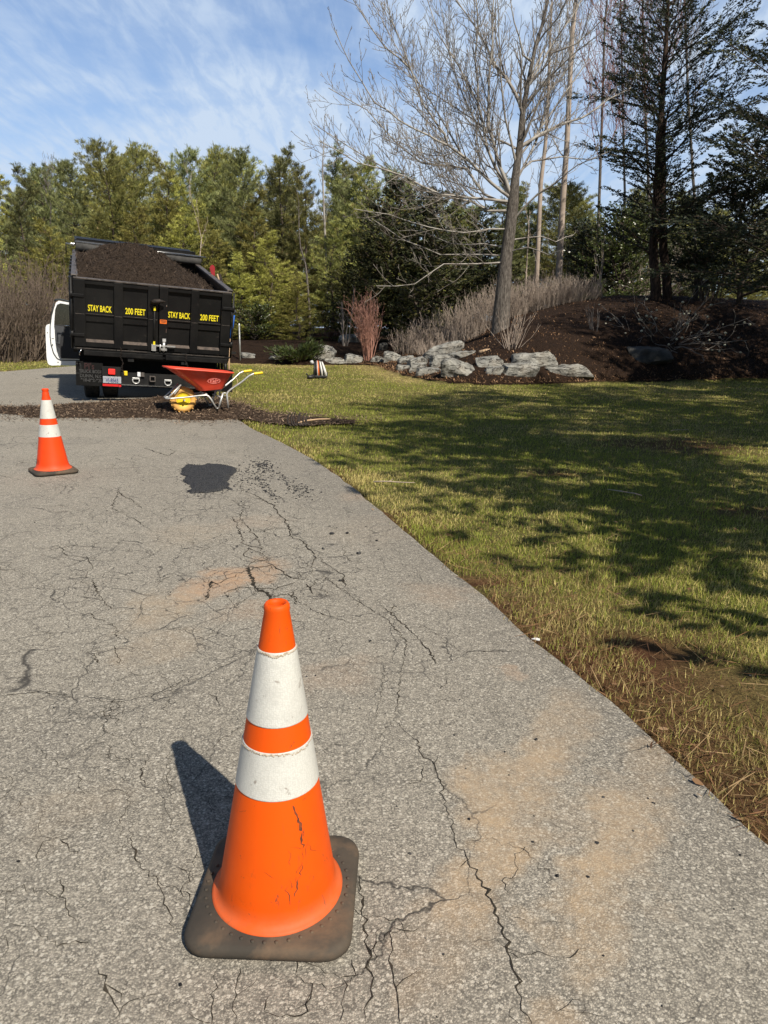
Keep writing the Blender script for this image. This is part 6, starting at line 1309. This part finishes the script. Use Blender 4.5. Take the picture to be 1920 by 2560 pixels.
# ------------------------------------------------------------------ leafless shrubs
def twigs(name, b, n, H, spread, r, mat, label, cat='shrub', group=None, base_r=.12, curve=.25, forks=3, flen=.45, lean=(0, 0), trop=.05, rmin=.004, hv=(.6, 1.1), wob=.1, deep=1):
    root = empty(name, b, 0, label, cat, group); out = []
    cfg = dict(n=[5, 4, 3], wob=[wob, .14, .18], trop=[trop, trop, trop], k=[4, 3, 3], dens=[0, forks/H*1.0, 3.0], t0=[.2, .25, .2], ang=[.5, .5, .6], len=[0, flen, .45], rr=[0, .6, .6], rmin=rmin, rel=True, up=.25)
    cfg = dict(cfg, n=cfg['n'][:1+deep])
    for i in range(n):
        a = rnd.random()*2*pi; o = base_r*sqrt(rnd.random()); s = abs(rnd.gauss(0, spread)); d = Vector((cos(a)*s+lean[0], sin(a)*s+lean[1], 1))
        grow(out, Vector((cos(a)*o, sin(a)*o, -.05)), d, H*rnd.uniform(*hv), r*rnd.uniform(.7, 1.2), 0, cfg)
    v, f = tubes_np(out); mesh_np('stems', v, [f], M[mat], root); return root
twigs('twig_shrub', hit(920, 905, 10, 60), 50, 2.15, .085, .013, 'twig_red', 'tall red-twigged leafless shrub standing among rocks at the lawn end', base_r=.13, forks=10, flen=.34, trop=.03, deep=2, hv=(.75, 1.08))
twigs('twig_shrub', hit(818, 855, 10, 60)+Vector((0, .5, 0)), 34, 1.25, .38, .010, 'twig_rose', 'small rose-twigged leafless shrub above the pale boulder', base_r=.3, forks=6, flen=.42, deep=2)
twigs('twig_shrub', hit(862, 872, 10, 60)+Vector((0, .3, 0)), 5, 2.1, .22, .026, 'twig_grey', 'small grey leafless tree between the pale boulder and the red-twigged shrub', base_r=.05, forks=9, flen=.42, deep=2, trop=.03)
GB = 'brown bushes left of the truck'
for x, y, Y, H, n, lb in ((20, 905, 23.5, 3.3, 95, 'big brown leafless bush at the left picture edge beyond the road'), (120, 905, 25, 3.1, 90, 'brown leafless bush directly left of the open truck door'), (-70, 905, 22.5, 3.1, 90, 'brown leafless bush cut off by the left picture edge'), (200, 900, 27, 2.9, 70, 'brown leafless bush hidden behind the truck door and bed'), (70, 900, 27.5, 2.6, 80, 'low brown leafless bush further behind the big one by the road')):
    p_ = at(x, y, Y); twigs('twig_shrub', Vector((p_.x, Y, gz(p_.x, Y))), n, H, .55, .017, 'twig_brown', lb, group=GB, base_r=.9, forks=7, flen=.42, deep=2, trop=.03, rmin=.0055)
GT = 'pale twig thicket behind the mound'
for i, (x, Y, H, dy) in enumerate(((1040, 26.0, 1.2, 0), (1085, 26.0, 1.5, 0), (1130, 26.0, 1.7, 0), (1175, 25.9, 1.8, 0), (1222, 25.9, 1.75, 0), (1265, 25.8, 1.6, 0), (1310, 25.7, 1.5, 0), (1352, 25.6, 1.45, 0), (1395, 25.5, 1.4, 0), (1435, 25.4, 1.2, 0), (1150, 25.0, 1.0, 0), (1100, 24.4, .7, 0), (1375, 26.6, 1.7, 0), (1290, 27, 1.9, 0))):
    p_ = at(x, 800, Y); twigs('twig_shrub', Vector((p_.x, Y, gz(p_.x, Y))), 150, H*.70, .34, .0056, 'twig_tan', 'pale leafless twiggy shrub, one of the thicket behind the mound and bare trunk', group=GT, base_r=.75, forks=4, flen=.42, trop=.05, rmin=.0042)
twigs('twig_shrub', hit(1278, 878, 10, 60), 26, 1.15, .42, .010, 'twig_tan', 'small stemmy leafless shrub just above the rock slabs, right of the bare trunk', base_r=.14, forks=3, flen=.4, deep=1)
twigs('twig_shrub', hit(1490, 832, 10, 60), 9, .85, .30, .012, 'twig_grey', 'sparse little leafless shrub on the mound left of the blossoming shrub', base_r=.16, forks=3, flen=.4)
p_ = at(1770, 742, 25.5); twigs('twig_shrub', Vector((p_.x, 25.5, gz(p_.x, 25.5))), 40, 3.0, .26, .022, 'bark_dark', 'dark upright many-stemmed leafless shrub right of the forked trunk', base_r=.4, forks=4, flen=.4, deep=2)
p_ = at(1600, 742, 33); twigs('twig_shrub', Vector((p_.x, 33, gz(p_.x, 33))), 60, 3.0, .4, .012, 'twig_tan', 'pale tangled leafless shrub seen left of the forked trunk', base_r=.6, forks=5, flen=.42, deep=2)
p_ = at(1500, 742, 25.5); twigs('twig_shrub', Vector((p_.x, 25.5, gz(p_.x, 25.5))), 4, 2.4, .16, .016, 'twig_tan', 'thin pale sapling stems standing on the crest in front of the holly', base_r=.2, forks=4, flen=.3, deep=2)
# shrub with arching bare branches and pale flower buds
def budshrub(b, R, n, label, seed):
    root = empty('flowering_shrub', b, 0, label, 'shrub'); out = []; tips = []
    cfg = dict(n=[6, 5, 4], wob=[.13, .2, .22], trop=[-.02, .02, .06], k=[5, 4, 3], dens=[0, 2.2, 2.6], t0=[.3, .3, .3], ang=[.6, .75, .7], len=[0, .5, .5], rr=[0, .7, .7], rmin=.006, rel=True, up=.2)
    for i in range(n):
        a = 2*pi*i/n+rnd.random(); grow(out, Vector((rnd.gauss(0, .1), rnd.gauss(0, .1), -.05)), Vector((cos(a), sin(a)*.8, rnd.uniform(.12, .75))), R*rnd.uniform(.7, 1.1), .016, 0, cfg)
    v, f = tubes_np(out); mesh_np('branches', v, [f], M['twig_fine'], root)
    bm0 = None; nb_ = 0
    for P, R_, k in out:
        if k == 3 and rnd.random() < .75 and nb_ < 95:
            nb_ += 1
            if bm0 is None: B = MB(); B.lathe([(.001, 0), (.030, -.012), (.036, -.03), (.020, -.05), (.001, -.055)], 6); bm0 = B.build('flower_bud', M['bud'], root)
            else: c_ = bm0.copy(); col.objects.link(c_); bm0 = c_
            bm0.location = P[-1]+rv3(.01); bm0.rotation_euler = (rnd.uniform(-.6, .6), rnd.uniform(-.6, .6), 0); s_ = rnd.uniform(.7, 1.2); bm0.scale = (s_, s_, s_)
budshrub(hit(1670, 868, 10, 60)+Vector((.1, .5, 0)), 2.25, 26, 'wide bare shrub with arching branches and pale flower buds in front of the forked evergreen', 1)
budshrub(hit(1790, 880, 10, 60)+Vector((.3, .8, 0)), 1.0, 7, 'smaller bare shrub with pale buds right of the wide flowering shrub', 2)

# ------------------------------------------------------------------ evergreens standing right of the view; they shade the lawn and the mound
OFF = [((5.1, 2.1), 8.8, 2.7), ((9.3, .6), 15.5, 3.2), ((9.0, 5.0), 12.0, 2.8), ((12.8, 3.4), 16, 3.2), ((12.4, 6.6), 12.3, 2.8), ((15.6, 9.2), 14, 3.0), ((12.8, 12.8), 12, 2.8), ((16.5, 14.6), 12, 3.2), ((19.8, 17.1), 12.5, 3.4), ((13.9, 8.9), 16.5, 2.5)]
for i, ((x, y), H, R) in enumerate(OFF):
    ev(0, 0, 0, H, .16, 'tall evergreen beyond the right picture edge, shading the lawn, %s' % ['nearest to the road', 'second back from the road', 'beside the near lawn', 'behind the near lawn trees', 'beside the middle of the lawn', 'behind the middle lawn tree', 'beside the far lawn', 'nearest to the mound', 'tallest at the mound end', 'slimmest and tallest'][i], 50+i, 100 if i < 3 else 84, R, DK, .2, .10, 10, .05, xy=(x, y), pw=.38, sub=.9)

# ------------------------------------------------------------------ boulders
def rock(box, label, seed, flat_=1.0, tilt=0.0, depth=.8, d0=10, dy=0.0, group='boulders round the planted beds', name='boulder', mat='rock'):
    x0, y0, x1, y1 = box; b = hit((x0+x1)/2, y1-1, d0, 60); dist = b.y; s = dist/FPX*1.0
    w = (x1-x0)*s*1.14; h = (y1-y0)*s*1.0; dp = max(.35, w*depth*1.1); h_ = max(h-.18*dp*.0, .16)
    rn = random.Random(seed); skx = rn.uniform(-.10, .10); slx = rn.uniform(-.4, .4); bm = bmesh.new(); pts = []
    for i in range(26):
        v = Vector((rn.gauss(0, 1), rn.gauss(0, 1), rn.gauss(0, 1))).normalized(); e = .5
        q = Vector([math.copysign(abs(c)**e, c) for c in v]); q *= rn.uniform(.8, 1.0)
        tp = 1-.16*max(0, q.z); pts.append(bm.verts.new((q.x*w/2*tp+q.z*skx*w, q.y*dp/2*tp, q.z*h_*.5*(1.12+.6*slx*q.x)))) 
    r_ = bmesh.ops.convex_hull(bm, input=pts); bmesh.ops.delete(bm, geom=[g for g in r_['geom_interior'] if isinstance(g, bmesh.types.BMVert)], context='VERTS')
    bmesh.ops.triangulate(bm, faces=bm.faces[:])
    for cut in range(3): bmesh.ops.subdivide_edges(bm, edges=[e for e in bm.edges if e.calc_length() > .07+.03*(2-cut)], cuts=1, use_grid_fill=False); bmesh.ops.triangulate(bm, faces=bm.faces[:])
    bm.normal_update(); co = np.array([v.co for v in bm.verts]); nr = [v.normal.copy() for v in bm.verts]
    a1 = fbm(co[:, 0]*3+seed*3.1+co[:, 2]*2, co[:, 1]*3+co[:, 2]*4, 4, seed)-.5; st = fbm(co[:, 2]*11+co[:, 0]*1.1+seed, co[:, 1]*1.5, 3, seed+5)-.5; a2 = fbm(co[:, 0]*11+co[:, 2]*9, co[:, 1]*11, 3, seed+9)-.5
    k = min(w, 1.2)
    for v, n_, p, q, r2 in zip(bm.verts, nr, a1, st, a2): v.co += n_*(p*.085*k+q*.075*k*(1-abs(n_.z)*.7)+r2*.03)
    me = bpy.data.meshes.new(name); bm.to_mesh(me); bm.free(); me.materials.append(M[mat])
    me.polygons.foreach_set('use_smooth', np.ones(len(me.polygons), bool))
    try: me.set_sharp_from_angle(angle=radians(32))
    except Exception: pass
    o = bpy.data.objects.new(name, me); col.objects.link(o)
    o.location = (b.x, b.y+dp*.36+dy, b.z+h_*.36); o.rotation_euler = (rn.uniform(-.05, .05), tilt, rn.uniform(-.12, .12)); tag(o, label, 'rock', group); return o
RK = [((1103, 893, 1192, 948), 'big front slab rock with a broad pale sloping top', .10), ((1037, 918, 1107, 943), 'low dark rock under the left side of the big front slab', 0), ((1072, 884, 1142, 922), 'blocky rock behind the big front slab, pale left face', .05),
      ((1114, 876, 1198, 900), 'pale flat slab lying on the blocky rock', -.04), ((1054, 858, 1162, 896), 'long pale slab sloping down left, topmost of the pile', -.22), ((1022, 906, 1068, 935), 'small dark block left of the blocky rock', 0), ((1014, 893, 1068, 922), 'dark rounded rock at the left of the pile', -.1),
      ((990, 911, 1027, 931), 'small dark rock at the far left foot of the pile', 0), ((995, 888, 1042, 913), 'dark rock at the left end of the pile, upper row', -.1), ((1190, 888, 1264, 928), 'grey rock right behind the big front slab', .04), ((1210, 914, 1262, 944), 'grey rock standing on edge right of the big front slab', -.2),
      ((1240, 905, 1358, 950), 'low grey flat rock sinking in the mulch before the long slab', -.16), ((1270, 878, 1404, 922), 'long pale slab in the middle of the mulch slope', -.10), ((1350, 903, 1478, 944), 'isolated pale layered slab, rightmost sunlit rock', -.06), ((1566, 864, 1686, 914), 'dark shaded boulder under the flowering shrub', -.1),
      ((776, 860, 839, 905), 'pale rounded boulder right of the juniper', 0), ((845, 831, 910, 862), 'pale layered boulder highest on the far bank', 0), ((808, 892, 864, 911), 'low rock between the pale boulder and the red-twigged shrub', 0), ((860, 884, 908, 911), 'pale rock just left of the red-twigged shrub', .1),
      ((925, 891, 958, 911), 'small dark rock just right of the red-twigged shrub', 0), ((959, 878, 1003, 909), 'square dark block left of the rock pile', 0), ((946, 855, 972, 882), 'dark rock behind the square block', 0), ((1013, 845, 1043, 863), 'small dark rock in the shade above the rock pile', 0),
      ((603, 882, 642, 901), 'lone flat rock on the far bank right of the steel post', 0), ((671, 886, 715, 905), 'lower block of the far bank rock pair', 0), ((690, 877, 730, 892), 'upper slab of the far bank rock pair', .1)]
for i, (b, lb, tl) in enumerate(RK): rock(b, lb, 100+i, tilt=tl, depth=.75 if i < 15 else .9, mat='rock_shade' if i in (14, 3+18, 22) else 'rock')
s_ = hit(1213, 884, 10, 60); m = MB(); m.tube([(-.17, 0, .03), (0, .02, .07), (.19, 0, .10)], [.05, .055, .04], 10); o = m.build('wood_log', M['wood']); o.location = s_; tag(o, 'short pale broken log lying between the rocks below the bare trunk', 'log')
